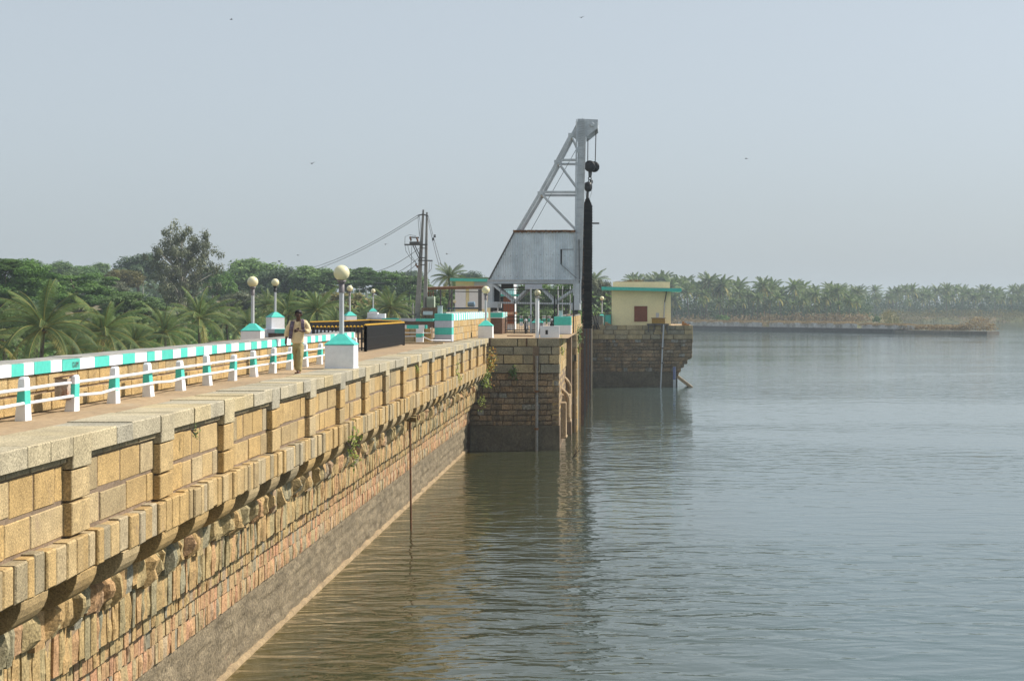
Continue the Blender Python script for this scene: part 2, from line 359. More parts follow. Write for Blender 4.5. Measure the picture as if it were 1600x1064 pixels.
bp = nt.nodes.new('ShaderNodeBump'); bp.inputs['Strength'].default_value = 1.0; bp.inputs['Distance'].default_value = .135
# calm and ruffled patches
sx = nt.nodes.new('ShaderNodeSeparateXYZ'); nt.links.new(tc, sx.inputs[0])
nt.links.new(mth('MULTIPLY', _map(nt, wav(.22, 1, .045, 4, .05), .40, .60, .30, 1.1), mth('MULTIPLY', _map(nt, sx.outputs[1], 50, 420, 1, .62), _map(nt, sx.outputs[0], -3, 8, 1, .5))), bp.inputs['Strength'])
nt.links.new(h, bp.inputs['Height']); nt.links.new(bp.outputs[0], b.inputs['Normal'])
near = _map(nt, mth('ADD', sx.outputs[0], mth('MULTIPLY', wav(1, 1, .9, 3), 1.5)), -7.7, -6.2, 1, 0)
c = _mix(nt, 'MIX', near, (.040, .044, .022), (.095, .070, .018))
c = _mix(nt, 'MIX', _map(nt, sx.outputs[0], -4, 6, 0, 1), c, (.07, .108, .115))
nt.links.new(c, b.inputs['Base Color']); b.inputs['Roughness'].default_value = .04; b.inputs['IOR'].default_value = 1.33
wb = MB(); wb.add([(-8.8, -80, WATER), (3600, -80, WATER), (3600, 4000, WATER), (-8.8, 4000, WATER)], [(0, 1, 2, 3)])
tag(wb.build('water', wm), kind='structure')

# deck of the dam: one sheet of trodden earth over concrete
PIECES = [(-9.18, -7.93, -20, 57.6), (-15.4, -7.93, 57.6, 89.02), (-20.5, -2.75, 89.02, 160.0), (-20.5, 7.0, 160.0, 176)]
db = MB()
for x0, x1, y0, y1 in PIECES:
    n = max(1, int((y1 - y0) / 1.0)); k = max(1, int((x1 - x0) / .6))
    vs = [(x0 + (x1 - x0) * i / k, y0 + (y1 - y0) * j / n, -.012 + .008 * noise.noise(Vector((x0 + i * .6, y0 + j, 0))) - (.1 if y0 > 159 else 0)) for j in range(n + 1) for i in range(k + 1)]
    db.add(vs, [(j * (k + 1) + i, j * (k + 1) + i + 1, (j + 1) * (k + 1) + i + 1, (j + 1) * (k + 1) + i) for j in range(n) for i in range(k)], .5, 0, True)
tag(db.build('walkway_deck', DIRT), kind='structure')

# ================================================================ THE DAM WALL
Y0, Y1 = 4.0, 89.0
UY, NX, UX, NY = (0, 1, 0), (1, 0, 0), (1, 0, 0), (0, -1, 0)
O0 = (0, 0, 0)
dam = thing('dam_wall', (-8.0, 40, -6), 'long golden granite dam wall with pilasters and corbels, rising from the water at left', 'dam')
core = MB()
core.box(-9.05, -7.60, Y0, Y1 + .3, -2.24, -.06, .4); core.box(-9.05, -8.22, Y0, 160, -9.6, -2.24, .4)
core.box(-7.61, -7.145, Y0, Y1, -1.80, -.06, .4)           # parapet backing
core.box(-20.3, -9.05, 82, 160, -9.6, -.06, .4)
core.box(-15.3, -9.05, 57.75, 82, -9.6, -.06, .4)
core.box(-9.05, -2.9, 100, 160, -9.6, -.06, .4)
core.build('core', MORTAR, dam)
pil = [21.30 + 4.1 * k for k in range(-4, 17)]
cp = MB()
u = Y0
edges = []
for p in pil + [999]:                                    # coping slabs; the slab over each pilaster drops lower
    while u < min(p, Y1) - .01:
        e = min(u + R.uniform(.75, 1.25), p, Y1)
        if min(p, Y1) - e < .45: e = min(p, Y1)
        edges.append((u, e, 0)); u = e
    if p < Y1: edges.append((p, min(p + .77, Y1), 1)); u = p + .77
for a, b_, drop in edges:
    t = R.random(); a2, b2 = a + .008, b_ - .010; x1 = -7.0 + R.uniform(-.010, .012); zt = R.uniform(-.010, .008); xi = -7.95 + R.uniform(-.05, .05)
    z0 = -.25
    c_ = .016
    vs = [(xi, a2, -.3), (xi, b2, -.3), (xi, b2, zt), (xi, a2, zt), (x1 - c_, b2, zt), (x1 - c_, a2, zt), (x1, b2, zt - c_), (x1, a2, zt - c_), (x1, b2, z0), (x1, a2, z0), (-7.4, a2, z0), (-7.4, b2, z0)]
    cp.add(vs, [(0, 1, 2, 3), (3, 2, 4, 5), (5, 4, 6, 7), (7, 6, 8, 9), (9, 8, 11, 10), (0, 3, 5, 7, 9, 10), (1, 11, 8, 6, 4, 2)], t)
    if drop: block(cp, O0, UY, NX, a2 + .004, b2 - .004, -.43, z0 + .03, -7.3, x1 - .003, t)
cp.build('coping', COPE, dam)
pn = MB()
for i in range(len(pil) + 1):
    a = Y0 if i == 0 else pil[i - 1] + .70; b_ = Y1 if i == len(pil) else pil[i] + .1
    a = max(a, Y0); b_ = min(b_, Y1)
    if b_ - a < .2: continue
    course(pn, O0, UY, NX, a, b_, -.35, -.255, -7.4, -7.085, .6, 1.1, .02, tr=(0, .15))
    course(pn, O0, UY, NX, a, b_, -.838, -.365, -7.4, -7.13, .5, 1.25, .035, jn=.01, zj=.025, tr=(.1, 1))
    course(pn, O0, UY, NX, a, b_, -1.295, -.858, -7.4, -7.13, .5, 1.25, .035, jn=.01, zj=.025, tr=(.1, 1))
pn.build('parapet_panel', GOLD, dam)
for i, p in enumerate(pil):
    if p > Y1 - .8: break
    q = MB(); zs = [-1.285, -.87 + R.uniform(-.05, .05), -.44]
    for a, b_ in ((zs[0], zs[1] - .012), (zs[1] + .012, zs[2])): block(q, O0, UY, NX, p + .02, p + .75, a, b_, -7.3, -7.015 + R.uniform(-.008, .008), R.uniform(.1, .9))
    q.build('pilaster', GOLD, dam)
st = MB()
u = Y0
while u < Y1:
    w_ = R.uniform(.22, .46); e = min(u + w_, Y1)
    block(st, O0, UY, NX, u + .008, e - .012, -1.80 + R.uniform(-.02, .015), -1.31 + R.uniform(-.02, .015), -7.5, -6.965 + R.uniform(-.022, .02), R.random(), c=.02)
    u = e
st.build('string_course', GOLD, dam)
for k in range(-6, 34):
    y = 21.45 + 2.0 * k
    if y < Y0 or y > Y1 - 1: continue
    q = MB(); w_ = R.uniform(.82, .95); n = 7; prof = [(-7.62, -1.79)]
    for i in range(n + 1):
        a = math.pi / 2 * i / n; prof.append((-7.55 + .56 * math.cos(a), -1.80 - .47 * math.sin(a)))
    prof.append((-7.62, -2.28))
    q.prism([(x, y, z) for x, z in prof], (0, w_, 0), R.random())
    q.build('corbel', GOLD, dam, bevel=.012)
ro = MB()
# rough projecting row under the corbels, then battered rubble rows, each set back under the one above
u = Y0
while u < Y1:
    e = min(u + R.uniform(.18, .42), Y1); big = R.random() < (.5 if u < 60 else .25)
    rock(ro, O0, UY, NX, u + .01, e - .012, -2.72 + R.uniform(-.12, .06), -2.24 + R.uniform(-.06, .04), -7.9, -7.56, R.random(), 0, R.uniform(.07, .19) if big else R.uniform(.02, .08), .10 if big else .05, 4, .04)
    u = e
course(ro, O0, UY, NX, Y0, Y1, -3.41, -2.72, -7.95, -7.675, .10, .30, .009, (.015, .045, 4), jn=.022, zj=.05, tr=(0, .85))
course(ro, O0, UY, NX, Y0, Y1, -3.78, -3.42, -8.2, -7.89, .09, .26, .009, (.015, .035, 3), jn=.02, zj=.035, tr=(.2, 1))
ro.build('rubble_course', RUBBLE, dam)
pk = MB()
course(pk, O0, UY, NX, Y0, Y1, -4.17, -3.81, -8.3, -8.03, .08, .26, .008, (.01, .03, 3), jn=.008, zj=.03)
course(pk, O0, UY, NX, Y0, Y1, -4.56, -4.18, -8.3, -8.06, .09, .27, .014, (.02, .035, 3), jn=.014, zj=.02)
pk.build('lower_rubble_course', PINK, dam)
mm = MB()                                                 # mortar seen between the rubble rows
mm.prism([(-8.4, Y0, -2.2), (-7.60, Y0, -2.2), (-7.68, Y0, -2.72), (-7.71, Y0, -3.38), (-7.91, Y0, -3.44), (-7.92, Y0, -3.78), (-8.055, Y0, -3.83), (-8.09, Y0, -4.58), (-8.4, Y0, -4.58)], (0, Y1 - Y0, 0), .6)
mm.build('mortar_bed', BED, dam)
md = MB(); n = int((Y1 - Y0) / .35); rows = 18; vs = []; n = int((Y1 - Y0) / .2)
for j in range(rows + 1):
    for i in range(n + 1):
        y = Y0 + (Y1 - Y0) * i / n; z = -4.55 - (1.62) * j / rows
        x = -8.11 - .09 * j / rows + .05 * noise.noise(Vector((y * 1.3, z * 4, 3))) + .03 * noise.noise(Vector((y * 4, z * 7, 3)))
        if j % 3 == 0 or (i * 7 + (j // 3) * 5) % 9 in (0,) or ((i + (j // 3) * 3) % 5 == 0 and (j // 3) % 2): x -= .022
        if j == 0: z += .09 * noise.noise(Vector((y * 1.2, 1, 1))) + .04 * noise.noise(Vector((y * 6, 1, 1)))
        vs.append((x, y, z))
md.add(vs, [(j * (n + 1) + i, (j + 1) * (n + 1) + i, (j + 1) * (n + 1) + i + 1, j * (n + 1) + i + 1) for j in range(rows) for i in range(n)], .5, 0, True)
md.build('silted_band', MUD, dam)
ft = MB(); n2 = n; vs = []
for i in range(n2 + 1):
    y = Y0 + (Y1 - Y0) * i / n2; k = .05 * noise.noise(Vector((y * .9, 0, 9))) + .02 * noise.noise(Vector((y * 5, 0, 9)))
    vs += [(-8.3, y, -5.90 + k * .6), (-8.15 + k * .5, y, -5.93 + k * 1.3), (-8.11 + k * .4, y, -5.99 + k * .3), (-8.08 + k * .4, y, -7.6)]
ft.add(vs, [(4 * i + j, 4 * i + j + 1, 4 * i + j + 5, 4 * i + j + 4) for i in range(n2) for j in range(3)], .5, 0, True)
ft.build('footing', FOOT, dam)

# left parapet with painted band
pr = thing('striped_parapet', (-9.4, 40, 0), 'low stone parapet along the walkway with its top edge painted in white and teal blocks', 'parapet')
q = MB(); q.box(-9.66, -9.23, Y0, 57.55, -.1, .58, .5); q.build('backing', MORTAR, pr)
q = MB(); course(q, O0, UY, NX, Y0, 57.6, .30, .595, -9.4, -9.20, .5, 1.0, .02, jn=.01, zj=.01, tr=(.1, .8)); course(q, O0, UY, NX, Y0, 57.6, -.02, .285, -9.4, -9.20, .6, 1.2, .02, jn=.01, zj=.01, tr=(.4, .8))
block(q, O0, UX, NY, -9.66, -9.2, .0, .59, -57.7, -57.6, .5)
q.build('stonework', GOLD, pr)
q = MB(); u = Y0; k = 0
while u < 57.6:
    if abs(u - 24.91) < .6: u0_ = u
    e = min(u + R.uniform(.46, .85), 57.6)
    if 27.0 < e < 28.25 and k % 2 == 1: e = 28.22
    q.box(-9.64, -9.15 + R.uniform(-.008, .006), u + .003, e - .003, .60, .785 + R.uniform(-.006, .006), None, k % 2)
    if 27.3 < (u + e) / 2 < 28.3: band_text = (u, e)
    u = e; k += 1
q.build('painted_band', [WHITE, TEAL], pr)
q = MB(); u = Y0
while u < 57.6:
    e = min(u + R.uniform(.6, 1.3), 57.6); q.box(-9.80, -9.19, u + .006, e - .006, .7865, .80 + R.uniform(-.004, .006)); u = e
q.build('top_slab', CONC, pr)
fc = bpy.data.curves.new('stencil_mark', 'FONT'); fc.body = '12-8M'; fc.size = .13; fc.extrude = .001; fc.align_x = 'CENTER'
fc.materials.append(DARKM)
ft_ = bpy.data.objects.new('text_tmp', fc); COL.objects.link(ft_); bpy.context.view_layer.update()
fm = bpy.data.meshes.new_from_object(ft_.evaluated_get(bpy.context.evaluated_depsgraph_get())); bpy.data.objects.remove(ft_)
fo = bpy.data.objects.new('stencil_mark', fm); COL.objects.link(fo); fo.parent = pr
fo.location = Vector((-9.138, 27.95, .645)) - pr.location; fo.rotation_euler = (rad(90), 0, rad(90))

# ================================================================ RAILINGS, LAMPS, PERSON
# concrete guard rail with two pipes
gr = thing('guard_rail', (-8.75, 40, 0), 'long guard rail of white and teal posts with two white pipes beside the walkway', 'guard rail')
py_ = [24.4 + 2.2 * k for k in range(-8, 15)]
def post(y, h, parent, x=-8.75, lean=0, band=(.25, .42)):
    q = MB(); zs = [-.02, band[0], band[1], h * .95, h]
    ws = [(.085, .13), (.070, .12), (.060, .115), (.052, .11), (.035, .085)]
    vs = []
    for z, (a, b_) in zip(zs, ws):
        dx = lean * z
        vs += [(x - a - .02 * (h - z) + dx, y - b_, z), (x + a * .8 + dx, y - b_, z), (x + a * .8 + dx, y + b_, z), (x - a - .02 * (h - z) + dx, y + b_, z)]
    for i in range(4):
        q.add(vs[4 * i:4 * i + 8], [(0, 1, 5, 4), (1, 2, 6, 5), (2, 3, 7, 6), (3, 0, 4, 7)], R.random(), 1 if i == 1 else 0)
    q.add(vs[-4:], [(0, 1, 2, 3)], .5, 0)
    return q.build('post', [WHITE, TEAL], parent, bevel=.008)
for y in py_: post(y, .60 + R.uniform(-.04, .05), gr, lean=R.uniform(-.06, .06), x=-8.75 + R.uniform(-.02, .02), band=(.23 + R.uniform(-.02, .02), .43))
for zc in (.45, .24):
    for i in range(len(py_) - 1):
        a, b_ = py_[i], py_[i + 1]; q = MB(); k1, k2 = R.uniform(-.02, .02), R.uniform(-.02, .02)
        if zc > .4 and i == 8: b_ -= .25
        sag = -.035 if (zc < .3 and i in (9, 11)) else R.uniform(-.008, .008)
        q.tube([(-8.70, a, zc + k1 * .3), (-8.70, a + (b_ - a) * .6, zc + sag + (k1 + k2) * .15), (-8.70, b_, zc + k2 * .3)], .025, 10, R.random())
        q.build('pipe_rail', WHITE, gr)
bx = thing('rusty_box', (-8.83, 26.45, .22), 'open rusty metal box fixed beside the second near post of the guard rail', 'metal box')
q = MB(); q.box(-8.93, -8.73, 26.3, 26.36, .20, .52, .6); q.box(-8.93, -8.91, 26.36, 26.62, .20, .52, .4); q.box(-8.75, -8.73, 26.36, 26.62, .20, .52, .8); q.box(-8.93, -8.73, 26.36, 26.62, .18, .20, .2)
q.build('case', mat('rusty_white_box', [(0, (.30, .17, .10)), (1, (.62, .54, .46))], patch=(6, .5), stain=(5, .5, .6, (.25, .10, .05))), bx)
q = MB(); q.prism([(-8.94, 26.26, .52), (-8.70, 26.26, .55), (-8.70, 26.64, .57), (-8.94, 26.64, .54)], (0, 0, .012)); q.build('lid', RUST, bx)
q = MB(); q.ball((0, 0, .04), .07, 8, .5, 0, .5); sp = q.build('stone', mat('brick_bit', flat((.48, .24, .12))), loc=(-8.35, 22.6, 0)); sp.scale = (1.3, .8, .8)
tag(sp, 'small broken piece of red brick lying on the walkway near the left edge', 'stone')
for i, (x, y) in enumerate(((-8.3, 33.4), )):
    q = MB(); q.ball((0, 0, .03), .04, 8, .5, 0, .6); tag(q.build('stone', FOOT, loc=(x, y, 0)), 'tiny tan pebble lying on the walkway beyond the piece of brick', 'stone')

# lamps
lg = 'globe lamps on white and teal bases'
def make_lamp(loc, label, dark=False):
    t = thing('globe_lamp', loc, label, 'lamp', lg); x, y, z = loc
    q = MB(); q.box(x - .39, x + .39, y - .39, y + .39, z - .02, z + .63, .5); q.box(x - .405, x + .405, y - .405, y + .405, z - .015, z + .02, .4)
    q.build('base', WHITE, t, bevel=.012)
    q = MB(); pr_ = [(.40, .63), (.395, .66), (.30, .735), (.20, .83), (.095, .925), (.0, .925)]
    vs = []
    for r_, h_ in pr_: vs += [(x - r_, y - r_, z + h_), (x + r_, y - r_, z + h_), (x + r_, y + r_, z + h_), (x - r_, y + r_, z + h_)]
    q.add(vs, [(4 * i + k, 4 * i + (k + 1) % 4, 4 * i + 4 + (k + 1) % 4, 4 * i + 4 + k) for i in range(5) for k in range(4)], .5)
    q.build('cap', TEAL, t)
    q = MB(); q.tube([(x, y, z + .9), (x, y, z + 2.06)], .065, 16, .5, 0)
    q.build('pole', POLE, t)
    q = MB(); q.lathe((x, y, z), [(.078, 2.04), (.078, 2.30), (.07, 2.30), (.125, 2.325), (.125, 2.375), (.09, 2.38)], 18)
    q.build('collar', BLACK if dark else COLLAR, t)
    q = MB(); q.ball((x, y, z + 2.575), .215, 32); q.build('globe', CREAM, t)
    return t
lp = make_lamp((-7.53, 45.08, 0), 'nearest and largest globe lamp, standing on the coping before the black gate')
make_lamp((-14.55, 66.0, .08), 'leftmost globe lamp, rising behind the striped parapet left of the walking man', )
def lampc(loc, label, rot=0, s=1, dark=False):
    if dark:
        l = make_lamp((0, 0, 0), label, True); l.location = loc; l.rotation_euler[2] = rot; l.scale = (s,) * 3; return l
    return copy_tree(lp, loc, label, rot, s)
def atd(px, py, d): p = P(px, py, d); return (p.x, p.y, p.z)
lampc(atd(430, 513.5, 93), 'globe lamp with a black collar on a white base just left of the walking man', rad(35), 1, True)
lampc(atd(546.5, 507.5, 118), 'globe lamp behind the black gate, close right of the nearest lamp pole', rad(28))
lampc(atd(583, 497, 138), 'small far globe lamp at the left end of the grey and teal boundary wall', rad(10), .87)
lampc((-7.24, 90.1, 0), 'globe lamp at the end of the dam wall, beside the corner of the near pier')
lampc((-5.28, 107.0, 0), 'globe lamp standing just behind the tall white pipe, in front of the iron gate')
lampc(atd(711, 511, 150), 'small globe lamp behind the striped pillar wall, before the white panels', 0, .9)
lampc((-1.84, 174, 0), 'farthest globe lamp, between the hanging chain and the yellow building')

# person
def skin(name, J, E, m, parent, sub=2, squash=None):
    me = bpy.data.meshes.new(name); names = list(J)
    me.from_pydata([J[k][0] for k in names], [(names.index(a), names.index(b_)) for a, b_ in E], [])
    o = bpy.data.objects.new(name, me); COL.objects.link(o)
    s = o.modifiers.new('skin', 'SKIN'); s.use_smooth_shade = True
    if not me.skin_vertices: me.skin_vertices.new()
    for i, k in enumerate(names):
        r_ = J[k][1]; me.skin_vertices[0].data[i].radius = (r_ if isinstance(r_, tuple) else (r_, r_)); me.skin_vertices[0].data[i].use_root = (i == 0)
    u = o.modifiers.new('subsurf', 'SUBSURF'); u.levels = u.render_levels = sub
    dg = bpy.context.evaluated_depsgraph_get(); dg.update()
    me2 = bpy.data.meshes.new_from_object(o.evaluated_get(dg)); me2.name = name
    bpy.data.objects.remove(o)
    me2.materials.clear(); me2.materials.append(m)
    for p in me2.polygons: p.use_smooth = True; p.material_index = 0
    a = me2.attributes.new('tint', 'FLOAT', 'FACE'); a.data.foreach_set('value', [.5] * len(me2.polygons))
    o = bpy.data.objects.new(name, me2); COL.objects.link(o); o.parent = parent
    return o
man = thing('person', (-8.05, 41.6, 0), 'man in loose beige shirt, khaki trousers and scarf walking forward, one hand at his belly', 'person')
J = {'hip': ((0, .02, .84), (.09, .07)), 'belly': ((.01, .0, .98), (.13, .10)), 'chest': ((.02, -.01, 1.16), (.145, .10)), 'neckb': ((.02, 0, 1.29), (.07, .06)),
     'neck': ((.03, -.03, 1.36), .05), 'jaw': ((.035, -.07, 1.41), (.058, .068)), 'head': ((.03, -.055, 1.475), (.074, .09)), 'crown': ((.025, -.035, 1.535), (.05, .06)),
     'shl': ((-.165, 0, 1.255), .055), 'ell': ((-.255, .03, 1.03), .04), 'wrl': ((-.285, -.03, .83), .027),
     'shr': ((.205, 0, 1.255), .055), 'elr': ((.30, -.03, 1.04), .04), 'wrr': ((.13, -.21, 1.06), .027),
     'hl': ((-.055, .02, .70), .05), 'knl': ((-.06, .10, .44), .045), 'anl': ((-.03, .22, .10), .038), 'tol': ((-.03, .11, .035), (.035, .025)),
     'hr': ((.06, 0, .70), .05), 'knr': ((.075, -.10, .43), .045), 'anr': ((.06, -.12, .075), .038), 'tor': ((.06, -.27, .03), (.036, .025))}
E = [('hip', 'belly'), ('belly', 'chest'), ('chest', 'neckb'), ('neckb', 'neck'), ('neck', 'jaw'), ('jaw', 'head'), ('head', 'crown'), ('chest', 'shl'), ('shl', 'ell'), ('ell', 'wrl'),
     ('chest', 'shr'), ('shr', 'elr'), ('elr', 'wrr'), ('hip', 'hl'), ('hl', 'knl'), ('knl', 'anl'), ('anl', 'tol'), ('hip', 'hr'), ('hr', 'knr'), ('knr', 'anr'), ('anr', 'tor')]
def hand(w_, d, n_, tag_, curl):
    'palm and five fingers from wrist joint w_, along d, palm normal n_'
    d = Vector(d).normalized(); n_ = Vector(n_).normalized(); s = d.cross(n_).normalized(); p0 = Vector(J[w_][0])
    J[tag_ + 'p'] = (tuple(p0 + d * .045), (.030, .018)); J[tag_ + 'q'] = (tuple(p0 + d * .085), (.034, .016)); E.append((w_, tag_ + 'p')); E.append((tag_ + 'p', tag_ + 'q'))
    for k, (off, L) in enumerate(((-.03, .062), (-.01, .075), (.01, .07), (.03, .055))):
        a = p0 + d * .09 + s * off
        b1 = a + d * L * .5 + n_ * curl * .4 * L; c1 = b1 + d * L * .35 + n_ * curl * L * .9
        J[f'{tag_}a{k}'] = (tuple(a), .011); J[f'{tag_}b{k}'] = (tuple(b1), .009); J[f'{tag_}c{k}'] = (tuple(c1), .007)
        E.extend([(tag_ + 'q', f'{tag_}a{k}'), (f'{tag_}a{k}', f'{tag_}b{k}'), (f'{tag_}b{k}', f'{tag_}c{k}')])
    a = p0 + d * .05 - s * .035; b1 = a + d * .03 - s * .025 + n_ * .01
    J[tag_ + 't0'] = (tuple(a), .012); J[tag_ + 't1'] = (tuple(b1), .010); E.extend([(tag_ + 'p', tag_ + 't0'), (tag_ + 't0', tag_ + 't1')])
hand('wrl', (-.02, -.1, -1), (.9, -.1, 0), 'L', .4)
hand('wrr', (-1, -.25, .22), (0, -.2, 1), 'Q', .25)
body = skin('body', J, E, SKIN, man, 2)
# face: nose, brow, ears, eyes as small forms fused on the front of the head
fb = MB(); hx, hy, hz = .03, -.14, 1.455
L0 = man.location
def loc_build(q, name, m, **k):
    o = bpy.data.objects.new(name, q.mesh(name, m)); COL.objects.link(o); o.parent = man; return o
q = MB(); q.add([(hx, hy + .012, hz + .03), (hx - .014, hy - .005, hz - .012), (hx + .014, hy - .005, hz - .012), (hx, hy - .03, hz - .008)], [(0, 1, 3), (0, 3, 2), (1, 2, 3)], .5, 0, True)
loc_build(q, 'nose', SKIN)
EYEM = mat('eye_dark', flat((.04, .03, .03)))
for s in (-1, 1):
    q = MB(); q.ball((hx + s * .078, -.055, 1.455), .022, 10, .5, 0, 1.4); loc_build(q, 'ear', SKIN)
    q = MB(); q.ball((hx + s * .028, hy + .012, hz + .022), .010, 8, .5, 0, .7); loc_build(q, 'eye', EYEM)
q = MB(); q.tube([(hx - .03, hy + .002, hz - .03), (hx, hy - .016, hz - .022), (hx + .03, hy + .002, hz - .03)], .008, 6); loc_build(q, 'moustache', HAIR)
q = MB(); c0 = Vector((.028, -.035, 1.50))
vs = []; n = 18
for i in range(8):
    for k in range(n):
        th = (math.pi * .56) * i / 7; a = 2 * math.pi * k / n
        fr = 1 - .35 * max(0, -math.sin(a)) * (i / 7)
        th *= fr; r_ = 1 + .04 * noise.noise(Vector((i, k * .9, 2)))
        vs.append(c0 + Vector((.092 * r_ * math.sin(th) * math.cos(a), .112 * r_ * math.sin(th) * math.sin(a), .093 * r_ * math.cos(th))))
q.add(vs, [(i * n + k, i * n + (k + 1) % n, (i + 1) * n + (k + 1) % n, (i + 1) * n + k) for i in range(7) for k in range(n)], .5, 0, True); loc_build(q, 'hair', HAIR)
JS = {'a': ((0, .02, .72), (.185, .145)), 'b': ((0, .01, .84), (.175, .135)), 'c': ((.01, 0, 1.0), (.165, .135)), 'd': ((.02, -.01, 1.17), (.175, .125)), 'e': ((.02, 0, 1.28), (.10, .08)),
      'sl': ((-.17, 0, 1.25), .082), 'el': ((-.26, .03, 1.05), .066), 'wl': ((-.295, -.01, .90), .062),
      'sr': ((.21, 0, 1.25), .082), 'er': ((.30, -.03, 1.06), .066), 'wr': ((.215, -.13, 1.03), .062)}
shirt = skin('shirt', JS, [('a', 'b'), ('b', 'c'), ('c', 'd'), ('d', 'e'), ('d', 'sl'), ('sl', 'el'), ('el', 'wl'), ('d', 'sr'), ('sr', 'er'), ('er', 'wr')], SHIRT, man, 3)
for v in shirt.data.vertices:
    k = noise.noise(Vector((v.co.x * 9, v.co.y * 9, v.co.z * 7))) * .022 + noise.noise(Vector((v.co.x * 22, v.co.y * 22, v.co.z * 10))) * .006
    v.co += v.normal * k
    if v.co.z < .74: v.co.z += .03 * math.sin(v.co.x * 16)
q = MB(); q.add([(.02, -.128, 1.28), (-.045, -.125, 1.30), (.015, -.145, 1.15)], [(0, 1, 2)]); q.add([(.02, -.128, 1.28), (.085, -.125, 1.30), (.025, -.145, 1.15)], [(0, 2, 1)])
loc_build(q, 'open_collar', SHIRT)
JT = {'w': ((0, .02, .80), (.13, .10)), 'c': ((0, .02, .74), (.14, .10)), 'hl': ((-.065, .03, .62), .10), 'kl': ((-.055, .09, .42), .082), 'al': ((-.03, .19, .12), .076), 'zl': ((-.03, .20, .05), .078),
      'hr': ((.07, 0, .62), .10), 'kr': ((.075, -.08, .42), .084), 'ar': ((.06, -.12, .12), .078), 'zr': ((.06, -.13, .04), .080)}
tr = skin('trousers', JT, [('w', 'c'), ('c', 'hl'), ('hl', 'kl'), ('kl', 'al'), ('al', 'zl'), ('c', 'hr'), ('hr', 'kr'), ('kr', 'ar'), ('ar', 'zr')], TROUS, man, 3)
for v in tr.data.vertices: v.co += v.normal * (noise.noise(Vector((v.co.x * 12, v.co.y * 12, v.co.z * 8))) * .018)
SCARF = mat('scarf_stripes', [(0, (.16, .11, .15)), (.45, (.24, .17, .21)), (.55, (.30, .27, .33)), (1, (.13, .09, .12))], speck=(60, .15), patch=None, bump=(20, .4, .01))
q = MB()
for s, pts in ((-1, [(.02, .085, 1.33), (-.075, .04, 1.345), (-.105, -.06, 1.30), (-.115, -.135, 1.20), (-.13, -.165, 1.05), (-.145, -.17, .93), (-.15, -.17, .86)]),
               (1, [(.02, .085, 1.33), (.115, .04, 1.345), (.145, -.06, 1.30), (.155, -.135, 1.20), (.175, -.165, 1.10), (.19, -.17, 1.03)])):
    n = 7; vs = []
    for i, p in enumerate(pts):
        for k in range(n):
            f_ = k / (n - 1) - .5; wdt = .085
            vs.append((p[0] + f_ * wdt * s, p[1] - .012 * math.sin(k * 2.1 + i * .6) - .008, p[2] + abs(f_) * (-.03 if i < 2 else 0)))
    for i in range(len(pts) - 1):
        for k in range(n - 1): q.add([vs[i * n + k], vs[i * n + k + 1], vs[(i + 1) * n + k + 1], vs[(i + 1) * n + k]], [(0, 1, 2, 3)], (k * .37 + .1) % 1, 0, True)
sc_ = loc_build(q, 'scarf', SCARF); so_ = sc_.modifiers.new('solid', 'SOLIDIFY'); so_.thickness = .012
for fx_, fy in ((-.03, .14), (.06, -.21)):
    q = MB(); q.box(fx_ - .045, fx_ + .045, fy - .14, fy + .12, -.002, .022, .5); loc_build(q, 'sandal', RUST)

# ---------------------------------------------------------------- black gate panels with yellow tips
def railing(pts, zb, h, label, step=.14, name='iron_railing', tipn=True, slat=.035, group=None):
    o = thing(name, (pts[0][0], pts[0][1], zb if not isinstance(zb, (list, tuple)) else zb[0]), label, 'railing', group)
    fr, br = MB(), MB(); done = []; tips = []
    for i in range(len(pts) - 1):
        a, b_ = Vector((*pts[i], 0)), Vector((*pts[i + 1], 0)); L = (b_ - a).length; n = int(L / step)
        z0 = zb if not isinstance(zb, (list, tuple)) else zb[i]
        for zz in (.12, h * .5, h - .12): fr.bar(a + Vector((0, 0, z0 + zz)), b_ + Vector((0, 0, z0 + zz)), .04, .05)
        for k in range(n + 1):
            p = a.lerp(b_, k / n)
            br.box(p.x - slat / 2, p.x + slat / 2, p.y - slat / 2, p.y + slat / 2, z0 + .03, z0 + h - .04, .5)
            if tipn:
                s = slat * .9; t = Vector((p.x, p.y, z0 + h)); 
                tips.append(t)
        for p in (a, b_):
            if any((p - d_).length < .1 for d_ in done): continue
            done.append(p); ps = MB(); ps.box(p.x - .05, p.x + .05, p.y - .05, p.y + .05, z0 - .02, z0 + h - .02, .5); ps.build('end_post', BLACK, o)
    fr.build('frame', BLACK, o); br.build('bar_panel', BLACK, o)
    if tips:
        s = slat * .9; tp = MB()
        tp.add([(-s, -s, -.03), (s, -s, -.03), (s, s, -.03), (-s, s, -.03), (0, 0, .035), (0, 0, -.07)], [(0, 1, 4), (1, 2, 4), (2, 3, 4), (3, 0, 4), (1, 0, 5), (2, 1, 5), (3, 2, 5), (0, 3, 5)], .5)
        me = tp.mesh('spear_tip', YELLOW)
        for t in tips:
            x = bpy.data.objects.new('spear_tip', me); COL.objects.link(x); x.parent = o; x.location = t - o.location
    return o
railing([(-9.50, 62.2), (-9.42, 72.6)], 0, 1.0, 'black iron gate with yellow spear tips at the left walkway edge beyond the nearest lamp', .15, slat=.062)
railing([(-9.50, 62.2), (-11.2, 60.9)], 0, .95, 'short black gate leaf turned away behind the base of the nearest lamp', .15, slat=.055)
railing([(atd(486, 510, 92)[0], 92), (atd(545, 506, 99)[0], 99), (atd(577, 503, 106)[0], 106)], .05, .80, 'black railing with yellow tips crossing behind the man and the nearest lamp pole', .2, slat=.07)
railing([(atd(577, 503, 106)[0], 106.1), (atd(626, 503, 100)[0], 100)], .05, .80, 'far black railing whose yellow tips show above the black iron gate', .3, slat=.07)
